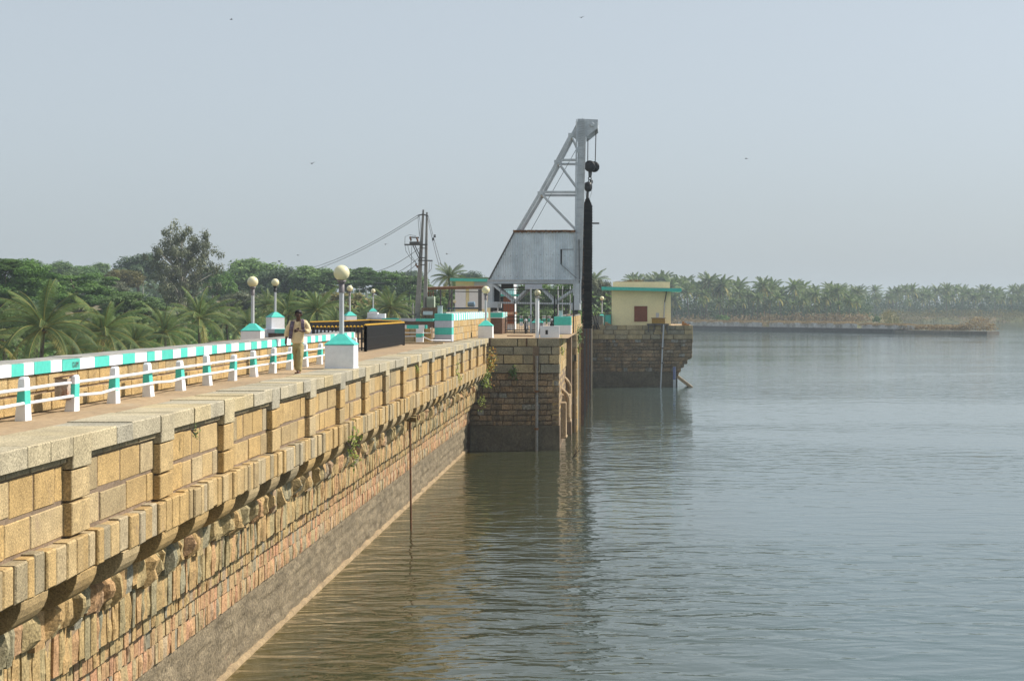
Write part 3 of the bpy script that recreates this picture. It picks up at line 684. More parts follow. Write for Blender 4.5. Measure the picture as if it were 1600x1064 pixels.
# white/teal marker rail with pipes beyond the gate
g2 = thing('guard_rail', (-9.3, 76.3, 0), 'short white and teal guard rail between the black gate and the striped pillar', 'guard rail')
q = MB(); xs = [-10.0, -9.75, -9.2, -8.93, -8.83]
for i in range(len(xs) - 1): q.box(xs[i] + .003, xs[i + 1], 76.2, 76.42, .665, .83, .5, (0, 1, 0, 1)[i])
q.build('top_beam', [WHITE, TEAL], g2)
q = MB()
for z0, z1, m_ in ((-.02, .27, 0), (.272, .44, 1), (.442, .664, 0)): q.box(-9.32, -9.00, 76.18, 76.46, z0, z1, .5, m_)
q.build('post', [WHITE, TEAL], g2)
q = MB(); q.tube([(-10.1, 76.3, .48), (-9.3, 76.3, .48)], .025); q.tube([(-9.05, 76.3, .47), (-8.66, 76.3, .47), (-8.66, 76.3, .70)], .022); q.build('pipe_rail', WHITE, g2)
q = MB(); q.tube([(-10.1, 76.3, .31), (-9.3, 76.3, .32)], .025); q.tube([(-9.05, 76.2, .32), (-8.62, 76.0, .14), (-7.98, 78.6, .08)], .022); q.build('pipe_rail', WHITE, g2)
w3 = thing('stone_wall', (-9.5, 78.4, 0), 'short brown stone wall behind the short guard rail, left of the striped pillar', 'wall')
q = MB(); course(q, O0, UX, NY, -12.2, -8.86, .32, .64, -78.8, -78.4, .4, .8, .02); course(q, O0, UX, NY, -12.2, -8.86, 0, .31, -78.8, -78.4, .4, .8, .02); q.build('stonework', GOLD, w3)
q = MB(); q.box(-12.2, -8.86, 78.44, 79.0, -.02, .70); q.build('backing', MORTAR, w3)
w4 = thing('concrete_step', (-9.0, 75.5, 0), 'low stone step lying on the walkway before the striped pillar', 'step')
q = MB(); q.box(-10.0, -7.97, 75.2, 75.9, -.02, .06); q.build('slab', FOOT, w4, bevel=.02)

# striped pillars and side walls
def capstripes(q, x0, x1, y0, y1, z0, z1, step):
    y = y0; k = 0
    while y < y1:
        e = min(y + step * R.uniform(.85, 1.15), y1)
        q.add([(x0, y, z0), (x1, y, z0), (x1, e, z0), (x0, e, z0), (x0, y, z1), (x1 - .03, y, z1), (x1 - .03, e, z1), (x0, e, z1), (x1, y, z1 - .04), (x1, e, z1 - .04)],
              [(0, 1, 8, 5, 4), (3, 7, 6, 9, 2), (1, 2, 9, 8), (8, 9, 6, 5), (4, 5, 6, 7), (0, 4, 7, 3)], .5, k % 2)
        y = e; k += 1
def striped_wall(label, x0, x1, y0, y1, h, bands, capstep=None, side_mat=GOLD):
    t = thing('stone_wall', ((x0 + x1) / 2, y0, 0), label, 'wall')
    q = MB(); n = len(bands); z = h
    for b_, frac in bands:
        q.box(x0, x1, y0, y0 + .9, z - frac + .002, z, .5, b_); z -= frac
    q.build('painted_end', [WHITE, TEAL, GREYP], t, bevel=.02)
    q = MB(); q.box(x0 + .05, x1 - .02, y0 + .91, y1, 0, h - .01); q.build('backing', MORTAR, t)
    q = MB(); hb = h - (.34 if capstep else .02); rows = 3; dz = hb / rows
    for k in range(rows): course(q, O0, UY, NX, y0 + .905, y1, dz * k + .004, dz * (k + 1) - .004, x1 - .1, x1, .35, .8, .012, tr=(.3, 1))
    q.build('stonework', side_mat, t)
    if capstep:
        q = MB(); capstripes(q, x1 - .35, x1 + .012, y0 + .905, y1, h - .34, h, capstep); q.build('striped_capping', [WHITE, TEAL], t)
    q = MB(); course(q, (0, 0, 0), UY, NX, y0 + .95, y1, h + .001, h + .06, x0 + .08, x1 - .35 if capstep else x1 - .06, .5, 1.4, .03, (.0, .03, 2), jn=.03); q.build('rubble_top', CONC, t)
    return t
striped_wall('stone wall ending in a tall teal and grey striped pillar, with striped capping behind', -8.83, -8.0, 79.4, 101.3, 1.34, [(1, .34), (2, .33), (1, .33), (2, .34)], .62)
t = striped_wall('short dark-stained wall end with striped capping beside the left side of the iron gate', -8.0, -7.25, 103, 107.5, 1.33, [(0, .02), (1, .30), (0, .04)], .5, BRICK)
q = MB(); q.box(-7.99, -7.262, 103.01, 103.9, 0, .97, .4); q.build('stained_face', BRICK, t)
striped_wall('stone wall with a teal and white end block, carrying the right legs of the crane', -4.02, -2.97, 102.0, 128, 1.06, [(1, .52), (0, .54)])
for (x, y, z), lb in (((-8.62, 79.9, 1.34), 'small grey metal box on top of the tall striped pillar'), ((-3.62, 102.6, 1.06), 'small grey metal box on top of the teal and white end block')):
    t = thing('metal_box', (x, y, z), lb, 'metal box')
    q = MB(); q.box(x - .11, x + .11, y - .1, y + .1, z, z + .36); q.build('case', POLE, t, bevel=.01)
    q = MB(); q.box(x - .13, x + .13, y - .12, y + .12, z + .36, z + .38); q.tube([(x + .05, y - .1, z + .05), (x + .05, y - .16, z + .05), (x + .05, y - .16, z - .0)], .015); q.build('lid', POLE, t)

# approach parapets on the downstream side
def low_wall(pts, h, th, label, seg, face=1, mats=(2, 1)):
    t = thing('boundary_wall', (pts[0].x, pts[0].y, pts[0].z - h), label, 'wall')
    q, s = MB(), MB(); k = 0
    for a, b_ in zip(pts[:-1], pts[1:]):
        L = (b_ - a).length; n = max(1, round(L / seg))
        for i in range(n):
            p, r_ = a.lerp(b_, i / n), a.lerp(b_, (i + 1) / n); d = (r_ - p).normalized() * .01
            q.bar(p + d - Vector((0, 0, .11)), r_ - d - Vector((0, 0, .11)), th, .22, .5, mats[k % 2]); k += 1
        s.bar(a - Vector((0, 0, .24 + h / 2)), b_ - Vector((0, 0, .24 + h / 2)), th * .8, h, .4)
    q.build('painted_coping', [WHITE, TEAL, GREYP], t); s.build('stonework', BRICK, t)
    return t
low_wall([P(408, 513.5, 93.5), P(436, 514, 91.5), P(522, 517.5, 82)], 1.0, .5, 'low grey and teal wall slanting behind the striped parapet and the man', 4.5)
bw = low_wall([P(575, 497, 137), P(680, 498, 132), P(760, 498, 132)], 1.1, .5, 'far low boundary wall painted grey and teal, running to the twin power poles', 1.9)
t = thing('wall_block', P(596, 497, 137), 'white stepped block at the left end of the far grey and teal wall', 'masonry block')
q = MB(); p = P(574.5, 497, 136.6); q.box(p.x, p.x + .85, p.y - .3, p.y + .5, p.z - .01, p.z + .45, .5); q.box(p.x + .86, p.x + 1.45, p.y - .25, p.y + .45, p.z - .01, p.z + .35, .5); q.build('block', WHITE, t, bevel=.02)
t = thing('wall_block', P(430, 514, 93), 'white block under the black-collared globe lamp', 'masonry block')
q = MB(); p = P(412, 514, 92.6); q.box(p.x, p.x + .75, p.y - .4, p.y + 1, -.9, p.z, .5); q.build('block', WHITE, t, bevel=.02)

# ================================================================ PIERS
def pier_face(t, x0, x1, y, ztop, courses, zb, zmud, name='ashlar', batter=0):
    'ashlar at the top, rough masonry under it, silted band at the water'
    O = (0, 0, 0)
    q = MB(); z = ztop
    for h in courses:
        course(q, O, UX, NY, x0, x1, z - h + .01, z - .01, -y - .4, -y, .7, 1.5, .03, jn=.015, zj=.012); z -= h
    q.build('ashlar_course', PIERASH, t)
    q = MB(); zz = z; y2 = y + .10
    while zz > zmud + .05:
        h = min(R.uniform(.28, .38), zz - zmud); course(q, O, UX, NY, x0, x1 - .02, zz - h + .012, zz - .012, -y2 - .4, -y2, .25, .7, .03, (.02, .03, 2), jn=.02, zj=.03); zz -= h
    q.build('rubble_masonry', PIERSTONE, t)
    q = MB(); n = 40; vs = []
    for j in range(9):
        for i in range(n + 1):
            x = x0 + (x1 - x0) * i / n; zc = zmud + (-7.2 - zmud) * j / 8
            vs.append((x, y2 - .04 + .03 * noise.noise(Vector((x * 2, zc * 3, 7))), zc))
    q.add(vs, [(j * (n + 1) + i, j * (n + 1) + i + 1, (j + 1) * (n + 1) + i + 1, (j + 1) * (n + 1) + i) for j in range(8) for i in range(n)], .5, 0, True)
    q.build('silted_band', DAMP, t)
p1 = thing('stone_pier', (-5.2, 89, WATER), 'near stone pier with dark stained masonry, standing out from the end of the dam wall', 'pier')
q = MB(); q.box(-8.3, -3.24, 89.25, 101, -7.2, -.05, .3); q.build('core', MORTAR, p1)
pier_face(p1, -8.0, -3.20, 89.0, 0, (.46, .43, .50, .50), 0, -4.68)
q = MB(); z = 0
for h in (.46, .43, .50, .50): course(q, O0, UY, NX, 89.02, 101, z - h + .01, z - .01, -3.5, -3.2, .8, 1.6, .03, jn=.015); z -= h
while z > -4.7: course(q, O0, UY, NX, 89.1, 101, z - .33, z - .012, -3.6, -3.25, .3, .7, .03, (.02, .03, 2)); z -= .345
q.build('side_masonry', GOLD, p1)
q = MB(); q.box(-3.6, -3.27, 89.1, 101, -7.2, -4.68, .5); q.build('side_silt', MUD, p1)
q = MB(); q.box(-6.95, -6.9, 88.96, 89.05, -.43, 0); q.box(-5.0, -4.93, 88.97, 89.05, -.43, 0); q.build('joint', RUST, p1)
q = MB(); q.box(-4.62, -4.30, 88.93, 89.3, -1.75, -.45, .2); q.build('pipe_recess', MORTAR, p1)
t = thing('water_pipe', (-4.4, 88.85, WATER), 'vertical grey and rusty pipe running down the front of the near pier into the water', 'pipe')
q = MB(); q.tube([(-4.43, 88.84, -.95), (-4.42, 88.84, -3.6), (-4.43, 88.84, -6.6)], .085, 12); q.build('pipe', GPIPE, t)
q = MB()
for z in (-2.9, -4.9): q.tube([(-4.43, 88.84, z), (-4.43, 88.84, z + .12)], .12, 12)
q.build('coupling', RUST, t)
t = thing('bench_wall', (-3.75, 89.6, 0), 'white painted slab with a small dark opening standing at the edge of the near pier', 'wall')
q = MB(); x0, x1 = -4.27, -3.24; q.box(x0, x1, 89.45, 89.6, 0, .60, .5); q.box(x0 - .01, x1 + .01, 89.44, 89.61, .60, .63, .5); q.build('slab', WHITE, t, bevel=.012)
q = MB(); q.box(-3.98, -3.85, 89.435, 89.452, .19, .42, .5); q.build('dark_opening', BLACK, t)
t = thing('vent_pipe', (-4.4, 89.5, 0), 'tall white pipe post with a small cap at the front edge of the near pier', 'post')
q = MB(); q.tube([(-4.42, 89.42, 0), (-4.42, 89.42, 2.14)], .105, 16); q.build('shaft', WHITE, t)
q = MB(); q.lathe((-4.38, 89.42, 0), [(.02, 2.14), (.20, 2.15), (.20, 2.18), (.02, 2.2)], 16); q.build('cap', CONC, t)
t = thing('iron_bar', (-5.6, 95, 0), 'dark iron bar lying flat on the deck in front of the iron gate', 'bar')
q = MB(); q.bar((-6.4, 95, .02), (-4.9, 94.2, .02), .09, .05); q.build('bar', RUST, t)
# second step of the dam front and gate guides
p2 = thing('stone_pier', (-2.9, 101.5, WATER), 'narrow stone buttress just behind the right side of the near pier', 'pier')
q = MB(); q.box(-3.3, -2.68, 101.95, 130, -7.2, -.05, .3); q.build('core', MORTAR, p2)
q = MB(); z = 0
for h in (.42, .42, .40): course(q, O0, UX, NY, -3.9, -2.62, z - h + .01, z - .01, -102.4, -101.7, .5, .8, .03, jn=.02); z -= h
q.box(-3.9, -2.62, 101.6, 102.4, z - .4, z - .01, .2)
z -= .41
while z > -6.5: course(q, O0, UX, NY, -3.9, -2.9, z - .5, z - .012, -102.5, -101.9, .35, .8, .03, jn=.02); z -= .5
q.build('ashlar_course', PIERASH, p2)
q = MB(); z = 0
while z > -6.3: course(q, O0, UY, NX, 101.75, 104, z - .42, z - .012, -2.9, -2.60, .5, 1.0, .03); z -= .43
q.build('side_masonry', GOLD, p2)
for i, (x, y, r_) in enumerate(((-2.72, 101.6, .05), (-2.45, 103.0, .05))):
    q = MB(); q.box(x - r_, x + r_, y, y + .15, -7, -.9 if i == 0 else -.6, .5); q.build('guide_rail', PIPE, p2)
gg = thing('gate_guide', (-2.5, 116, WATER), 'tall dark steel guides and slots of the sluice gates between the two stone piers', 'sluice guide')
for k in range(6):
    y = 108 + 7.2 * k; x = -2.58 - .02 * k
    q = MB(); q.box(x, x + .20, y, y + .25, -7, .3, .5); q.box(x + .06, x + .26, y + .1, y + .16, -7, .2, .5); q.build('guide_channel', DARKM if k % 2 else BRICK, gg)
q = MB(); q.box(-2.68, -2.60, 104, 159.8, -7.2, -.1, .3); q.build('slot_wall', DAMP, gg)
t = thing('intake_pipes', (-3.0, 96, WATER), 'tan concrete blocks with bent pipes on the right side of the near pier', 'intake')
for (x, y, z0, z1, wd) in ((-3.22, 91.5, -5.45, -3.6, .28), (-3.08, 94.0, -4.75, -3.3, .30)):
    q = MB(); q.box(x - .3, x + wd, y, y + 1.3, z0, z1, .5); q.box(x - .3, x + wd + .04, y - .05, y + 1.35, z0 - .12, z0, .4); q.build('block', PIPE, t, bevel=.03)
for (y, z, d) in ((92.6, -3.1, 0), (98.4, -2.75, -.08)):
    q = MB(); q.tube([(-3.4, y + 1, z + .25), (-3.15, y, z + .10), (-2.95 + d, y - .1, z - .08), (-2.86 + d, y - .1, z - .3), (-2.84 + d, y - .1, z - .6), (-2.86 + d, y - .1, z - 1.35)], .12, 12); q.build('bent_pipe', PIPE, t)

# far pier with the yellow building
fp = thing('stone_pier', (1.6, 160, WATER), 'far stone pier under the yellow building, its right end stepping inwards above the water', 'pier')
def fx(px): return (px - VX) * 160 / F
def fz(py): return EYE - (py - VY) * 160 / F
outline = [(fx(1083), fz(508.4)), (fx(1083), fz(541)), (fx(1082), fz(541)), (fx(1082), fz(559)), (fx(1079), fz(560.5)), (fx(1075), fz(562)), (fx(1074.5), fz(567)), (fx(1070), fz(568)), (fx(1069), fz(574)), (fx(1065), fz(575)), (fx(1064), fz(581)), (fx(1062), fz(582)), (fx(1061), fz(586)), (fx(1058), fz(586)), (fx(1058), -7.2), (-4.2, -7.2), (-4.2, fz(508.4))]
q = MB(); q.prism([(x - .06 if x > 2 else x, 160.3, z - .03) for x, z in outline], (0, 15, 0), .3); q.build('core', PIERSTONE, fp)
q = MB(); z = fz(508.4)
for h in (.42, .46, .46):
    course(q, O0, UX, NY, fx(935) if z > -.2 else -4.0, fx(1083), z - h + .01, z - .01, -160.6, -160.0, .7, 1.7, .035, jn=.02, zj=.01); z -= h
q.build('ashlar_course', PIERASH, fp)
q = MB(); zz = z; 
while zz > -4.3:
    h = R.uniform(.3, .4); zc = zz - h / 2
    xr = max([x for x, z_ in outline[:14] if z_ >= zc - .25 and x > 2][-1:] or [5.5])
    for (xa, za), (xb, zb) in zip(outline[1:13], outline[2:14]):
        if zb <= zc <= za: xr = min(xa, xb); break
    course(q, O0, UX, NY, -4.1, xr, zz - h + .015, zz - .015, -160.6, -160.12, .3, .8, .035, (.03, .04, 2), jn=.03, zj=.03); zz -= h
q.build('rubble_masonry', PIERSTONE, fp)
q = MB(); n = 60; vs = []
for j in range(9):
    for i in range(n + 1):
        x = -4.1 + (fx(1058.5) + 4.1) * i / n; zc = zz + (-7.2 - zz) * j / 8
        vs.append((x, 160.06 + .05 * noise.noise(Vector((x * 2, zc * 3, 7))), zc))
q.add(vs, [(j * (n + 1) + i, j * (n + 1) + i + 1, (j + 1) * (n + 1) + i + 1, (j + 1) * (n + 1) + i) for j in range(8) for i in range(n)], .5, 0, True)
q.build('silted_band', DAMP, fp)
q = MB(); a, b_ = P(1058, 588, 160), P(1084, 605, 160); q.bar(a + Vector((0, 1, 0)), b_ + Vector((0, 1, -.2)), 2.6, .28, .4); q.build('leaning_slab', PIPE, fp)
t = thing('downpipe', P(1036, 508, 159.7), 'thin pale pipe running down the front of the far pier below the yellow box', 'pipe')
q = MB(); q.tube([P(1037, 507, 159.75), P(1035, 545, 159.75), P(1032, 608, 159.75)], .075, 8); q.build('pipe', POLE, t)
q = MB()
for py in (543, 566): q.tube([P(1035.4, py, 159.75), P(1035.3, py + 2, 159.75)], .13, 8)
q.build('coupling', DARKM, t)
t = thing('water_gauge', P(1053.5, 604, 159.8), 'blue water level gauge with white graduations standing at the right end of the far pier', 'gauge')
q = MB(); a = P(1051.6, 573, 159.8); b_ = P(1056, 608, 159.8); q.box(a.x, b_.x, 159.78, 159.86, b_.z, a.z, .5); q.build('board', POLE, t)
q = MB(); q.box(a.x + .03, b_.x - .02, 159.765, 159.782, EYE - (593 - VY) * 159.8 / F, a.z - .02, .5); q.build('blue_scale', BLUE, t)
q = MB()
for k in range(18):
    z = a.z - .1 - k * .095; q.box(b_.x - (.17 if k % 2 else .11), b_.x - .03, 159.755, 159.766, z, z + .035, .5)
q.build('graduations', WHITE, t)

# yellow building
bd = thing('yellow_building', (2.1, 164.5, -.1), 'pale yellow flat-roofed building with teal roof edge and brown shutters on the far pier', 'building')
D_ = 162.0
def bx_(px): return (px - VX) * D_ / F
def bz_(py): return EYE - (py - VY) * D_ / F
X0, X1 = bx_(955.7), bx_(1048.2)
q = MB(); q.box(X0, X1, D_, D_ + 5.5, -.12, bz_(454), .5); q.build('wall', YWALL, bd)
q = MB(); q.prism([(bx_(940), D_ - .9, bz_(448.2)), (bx_(1064.5), D_ - .9, bz_(451)), (bx_(1064.5), D_ - .9, bz_(456)), (bx_(940), D_ - .9, bz_(453.2))], (0, 7.4, 0)); q.m[-4:] = [1 if abs(k - 0) < 1 else 0 for k in range(4)]; q.build('roof_slab', [TEAL, CONC], bd)
q = MB(); xa, xb = bx_(957.6), bx_(1046.8); za, zb = bz_(450), bz_(440.5)
q.box(xa, xb, D_ + .1, D_ + .3, za, zb, .5); q.box(xa, xa + .2, D_ + .3, D_ + 5.4, za, zb, .5); q.box(xb - .2, xb, D_ + .3, D_ + 5.4, za, zb, .5); q.box(xa, xb, D_ + 5.4, D_ + 5.6, za, zb, .5); q.build('roof_parapet', YWALL, bd)
wf = MB(); a, b_ = (bx_(991), bz_(502.4)), (bx_(1011.4), bz_(478.4)); wf.box(a[0], b_[0], D_ - .05, D_ - .003, a[1], b_[1], .2)
wfo = wf.build('window', BROWNW, bd)
mx = (a[0] + b_[0]) / 2
for xa_, xb_ in ((a[0] + .06, mx - .01), (mx + .01, b_[0] - .06)):
    q = MB(); q.box(xa_, xb_, D_ - .07, D_ - .051, a[1] + .06, b_[1] - .06, .9); q.build('shutter', BROWNW, wfo)
q = MB(); q.tube([(bx_(1041), D_ - .1, bz_(455)), (bx_(1041), D_ - .1, bz_(459)), (bx_(1038.5), D_ - .1, bz_(472))], .05, 8, .5, 0); q.tube([(bx_(1038.5), D_ - .1, bz_(472)), (bx_(1037), D_ - .1, bz_(498))], .05, 8, .5, 1); q.build('downpipe', [DARKM, POLE], bd)
q = MB(); q.box(bx_(1025), bx_(1029.5), D_ - .06, D_ - .003, bz_(496), bz_(489)); q.build('meter_box', POLE, bd)
t = thing('yellow_tank', P(1028.5, 505, 160.8), 'small rusty yellow box on a dark rack in front of the yellow building', 'box')
q = MB(); a, b_ = P(1018.5, 505.5, 160.6), P(1039, 497.5, 160.6); q.box(a.x, b_.x, 160.3, 161.1, a.z, b_.z, .5); q.build('box', mat('yellow_rust', flat((.50, .30, .06)), patch=(2, .4), stain=(2, .5, .65, (.20, .10, .04))), t, bevel=.02)
q = MB(); q.box(a.x - .06, b_.x + .06, 160.25, 161.15, b_.z, b_.z + .05, .3); q.build('lid', RUST, t)
q = MB(); a, b_ = P(1011, 508.2, 160), P(1045, 505.8, 160); q.box(a.x, b_.x, 159.7, 161.2, a.z, b_.z, .1)
for px in (1013, 1022, 1034, 1042): p = P(px, 508, 160); q.box(p.x - .05, p.x + .05, 159.72, 159.82, -.75, p.z, .1)
q.build('rack', DARKM, t)
t = thing('roof_debris', P(990, 439, 164), 'pale debris and twigs heaped on the roof edge of the yellow building', 'debris')
q = MB()
for k in range(16):
    p = P(R.uniform(966, 1000), 440.5, 163.8 + R.uniform(-.3, .3)); q.bar(p + Vector((-.35, 0, .0)), p + Vector((R.uniform(.1, .5), .1, R.uniform(.05, .28))), .06, .05, R.random())
q.build('heap', FOOT, t)
for px, lb in ((951, 'two loose stones on the far pier coping left of the yellow building'), (1071, 'orange brick stub with rubble at the right end of the far pier coping')):
    t = thing('loose_stones', P(px, 508, 160.8), lb, 'stones'); q = MB()
    for k in range(3):
        p = P(px + (k - 1) * 3.6, 508.6, 160.6); q.box(p.x - .12, p.x + .12, 160.4, 160.8, p.z, p.z + (.32, .2, .12)[k] * (1.2 if px > 1000 else 1), R.random(), 0, .03)
    q.build('stone', PIPE if px < 1000 else mat('orange_brick', flat((.42, .20, .07))), t)
t = thing('tube_railing', P(943, 508, 161.5), 'dark tube railing with a teal panel left of the yellow building', 'railing')
q = MB()
for px in (934.5, 945, 955): a = P(px, 510, 161.5); q.tube([a, P(px, 490.5, 161.5)], .04, 6)
q.tube([P(934.5, 490.5, 161.5), P(955.5, 490.5, 161.5)], .04, 6); q.build('tube_frame', DARKM, t)
q = MB(); a, b_ = P(943, 508, 161.8), P(955, 492, 161.8); q.box(a.x, b_.x, 161.7, 161.8, a.z, b_.z, .5); q.build('panel', TEAL, t)
t = thing('pale_wall', P(930, 508, 166), 'pale low wall behind the foot of the hanging chain', 'wall')
q = MB(); a, b_ = P(924, 509, 166), P(942, 494, 166); q.box(a.x, b_.x, 166, 166.3, a.z, b_.z, .5); q.box(a.x - .05, b_.x + .05, 165.95, 166.35, b_.z, b_.z + .06, .5); q.build('panel', CONC, t)
t = thing('stair_handrail', P(930, 512, 159), 'slanting black handrail at the left end of the far pier', 'handrail')
q = MB()
for s in (0, 4): q.tube([P(925 + s, 488, 158.5), P(929 + s, 503, 158.5), P(933 + s, 514, 158.5)], .055, 6); q.tube([P(928.5 + s, 502, 158.5), P(928.5 + s, 514, 158.5)], .04, 6)
q.build('rail', BLACK, t)

# ================================================================ CRANE
DF, DB = 110.5, 113.6
cr = thing('gantry_crane', P(835, 520, 112), 'tall silver gantry crane with corrugated cabin and slanting mast over the iron gate', 'crane')
def C(px, py, d=DF): return P(px, py, DF) + Vector((0, d - DF, 0))
def Cm(name, m=STEEL, bevel=0): return lambda q: q.build(name, m, cr, bevel=bevel)
# mast: box column slightly leaning, with perforated top and jib plate
q = MB(); q.prism([C(902.5, 186), C(914.7, 186), C(914.4, 230), C(911.8, 300), C(909.2, 420), C(907, 474), C(897.5, 474), C(899, 420), C(901, 300), C(902.6, 230)], (0, .5, 0), .7)
q.prism([C(902.5, 186, DB), C(914.7, 186, DB), C(907, 474, DB), C(897.5, 474, DB)], (0, .4, 0), .4)
Cm('mast')(q)
q = MB()
for k in range(18):
    y = 234 + k * 13; x = 901.5 - (y - 230) * .018 + .8; q.bar(C(x, y, DF - .03), C(x + 9.5, y, DF - .03), .02, .03, .1)
for px0, px1 in ((901.3, 898), (914.4, 908.6)): q.bar(C(px0, 187, DF - .04), C(px0 if px0 > 910 else px0, 230, DF - .04), .05, .07, .9); q.bar(C(px0, 230, DF - .04), C(px1, 436, DF - .04), .05, .07, .9)
for k in range(11): y = 190 + k * 3.7; q.bar(C(904.5, y + 1.6, DF - .03), C(912, y, DF - .03), .02, .035, .0); 
Cm('mast_flange')(q)
q = MB(); poly = [(914.8, 186.2), (934, 187), (934, 200), (917, 213.6), (914.6, 214)]
for d in (DF + .05, DB + .1): q.prism([C(x, y, d) for x, y in poly], (0, .1, 0), .6)
q.prism([C(x, y, DF + .15) for x, y in ((914.8, 186.2), (934, 187), (934, 188.5), (914.8, 188))], (0, DB - DF, 0), .8); q.prism([C(x, y, DF + .15) for x, y in ((933, 187), (934, 187), (934, 200), (933, 200.6))], (0, DB - DF, 0), .5)
Cm('jib_head')(q)
q = MB(); q.lathe((0, 0, 0), [(.10, -.02), (.16, -.02), (.16, .02), (.10, .02)], 14)
q.v = [tuple(Vector((v[0], v[2], v[1])) + C(925, 195, DF - .01)) for v in q.v]; Cm('pulley_pin')(q)
q = MB(); q.prism([C(902.4, 190), C(902.4, 222), C(899.5, 218), C(891, 211), C(893.5, 207)], (0, .08, 0), .4); Cm('gusset_plate')(q)
q = MB(); q.tube([C(909.5, 186, 112), C(909.5, 180, 112)], .02, 5); Cm('spike')(q)
# slanting legs and bracing, front frame and back frame
for d, nm in ((DF, 0), (DB, 1)):
    for a, b_ in (((892.7, 210), (870.5, 252)), ((870.5, 254), (845, 300)), ((843.5, 303), (809.6, 360))):
        q = MB(); q.bar(C(*a, d), C(*b_, d), .20, .20, .8 - nm * .3); q.bar(C(a[0] - 1.6, a[1], d - .1), C(b_[0] - 1.6, b_[1], d - .1), .05, .10, 1); Cm('slanting_leg')(q)
    for a, b_, w_ in (((870, 250.5), (900, 250.5), .16), ((846, 300.6), (900, 300.6), .16), ((893, 212), (908, 247), .10), ((873, 254), (900, 291), .10), ((846, 303), (903, 362), .12)):
        q = MB(); q.bar(C(*a, d), C(*b_, d), w_, w_, .6 - nm * .3); Cm('brace')(q)
for x, y in ((892, 211), (870, 253), (844, 302)):
    q = MB(); q.bar(C(x, y, DF), C(x, y, DB), .14, .14, .4); q.box(C(x - 4, y, 0).x, C(x + 4, y, 0).x, DF - .12, DF - .09, C(x, y + 2.5).z, C(x, y - 2.5).z, .7); Cm('cross_tie')(q)
q = MB(); q.tube([C(899, 231, 112), C(863, 295, 112), C(827, 360, 112)], .018, 5); Cm('stay_cable', DARKM)(q)
q = MB(); q.tube([C(900.5, 190, DF - .2), C(898.8, 360, DF - .2), C(898.3, 470, DF - .2)], .028, 6); Cm('conduit')(q)
# cabin of corrugated sheet
q = MB(); top, bot = 361.5, 437.0
def corr(q, xa, ya_top, x_step, d, hatch=None):
    pass
x = 765.0; step = 1.35; k = 0; prev = None
q = MB()
cols = []
while x <= 899.5:
    yt = max(top, bot - (x - 765) * (bot - top) / (805.5 - 765)); cols.append((x, yt, .035 if k % 2 else -.005)); x += step; k += 1
for (xa, ya, da), (xb, yb, db_) in zip(cols[:-1], cols[1:]):
    panel = int((xa - 765) / 17); t_ = (.55, .85, .35, .7, .5, .9, .45, .75)[panel % 8]
    hy0, hy1 = 390.3, 413.0
    if 875.6 < xa < 877.4: parts_ = [(ya, hy0), (hy1, bot)]
    else: parts_ = [(ya, bot)]
    for y0_, y1_ in parts_:
        ytb = y0_ if y0_ != ya else yb
        q.add([C(xa, y0_, DF - .12 - da), C(xb, ytb, DF - .12 - db_), C(xb, y1_, DF - .12 - db_), C(xa, y1_, DF - .12 - da)], [(0, 1, 2, 3)], t_)
cab = Cm('cabin', SHEETM)(q)
q = MB()
for (xa, ya), (xb, yb) in (((765, bot), (805.5, top)), ((805.5, top), (899.5, top))):
    q.add([C(xa, ya, DF - .10), C(xb, yb, DF - .10), C(xb, yb, DB + .3), C(xa, ya, DB + .3)], [(0, 1, 2, 3)], .4)
q.prism([C(765, bot, DB + .25), C(805.5, top, DB + .25), C(899.5, top, DB + .25), C(899.5, bot, DB + .25)], (0, .05, 0), .3)
q.prism([C(899.4, bot, DF - .05), C(899.4, top, DF - .05), C(899.4, top, DB + .2), C(899.4, bot, DB + .2)], (.02, 0, 0), .5)
q.build('cabin_shell', SHEETM, cr)
q = MB()
xs_ = [802 + 2.5 * i for i in range(40)]
for xa, xb in zip(xs_[:-1], xs_[1:]):
    if xb > 900: break
    dz = R.uniform(-.7, .7)
    q.add([C(xa, 359.8 + dz * .3, DF - .3), C(xb, 359.9 + dz * .3, DF - .3), C(xb, 363.2 + dz, DF - .27), C(xa, 363.6 + dz, DF - .27), C(xa, 358.8, DB + .4), C(xb, 358.8, DB + .4)], [(0, 1, 2, 3), (1, 0, 4, 5)], R.random())
Cm('rusty_roof_edge', RUST)(q)
q = MB(); q.bar(C(764.2, bot, DF - .16), C(804.5, top, DF - .16), .06, .1, .2); Cm('edge_strip', DARKM)(q)
q = MB(); q.bar(C(876.5, 413, DF - .2), C(901, 435, DF - .22), .03, .03); q.bar(C(876, 390, DF - .17), C(896, 390, DF - .17), .03, .03); Cm('hatch_frame', DARKM)(q)
q = MB(); q.prism([C(874.6, 389.5, DF - .09), C(877.8, 389.5, DF - .09), C(877.4, 413.5, DF - .09), C(874.8, 413.5, DF - .09)], (0, .03, 0)); Cm('hatch_gap', BLACK)(q)
# rivets
q = MB()
for yy in (364.5, 399, 432):
    for k in range(14):
        x = 770 + k * 9.4
        if yy < bot - (x - 765) * (bot - top) / 40.5: continue
        q.ball(C(x, yy + R.uniform(-1, 1), DF - .175), .022, 6)
Cm('bolt_heads', DARKM)(q)
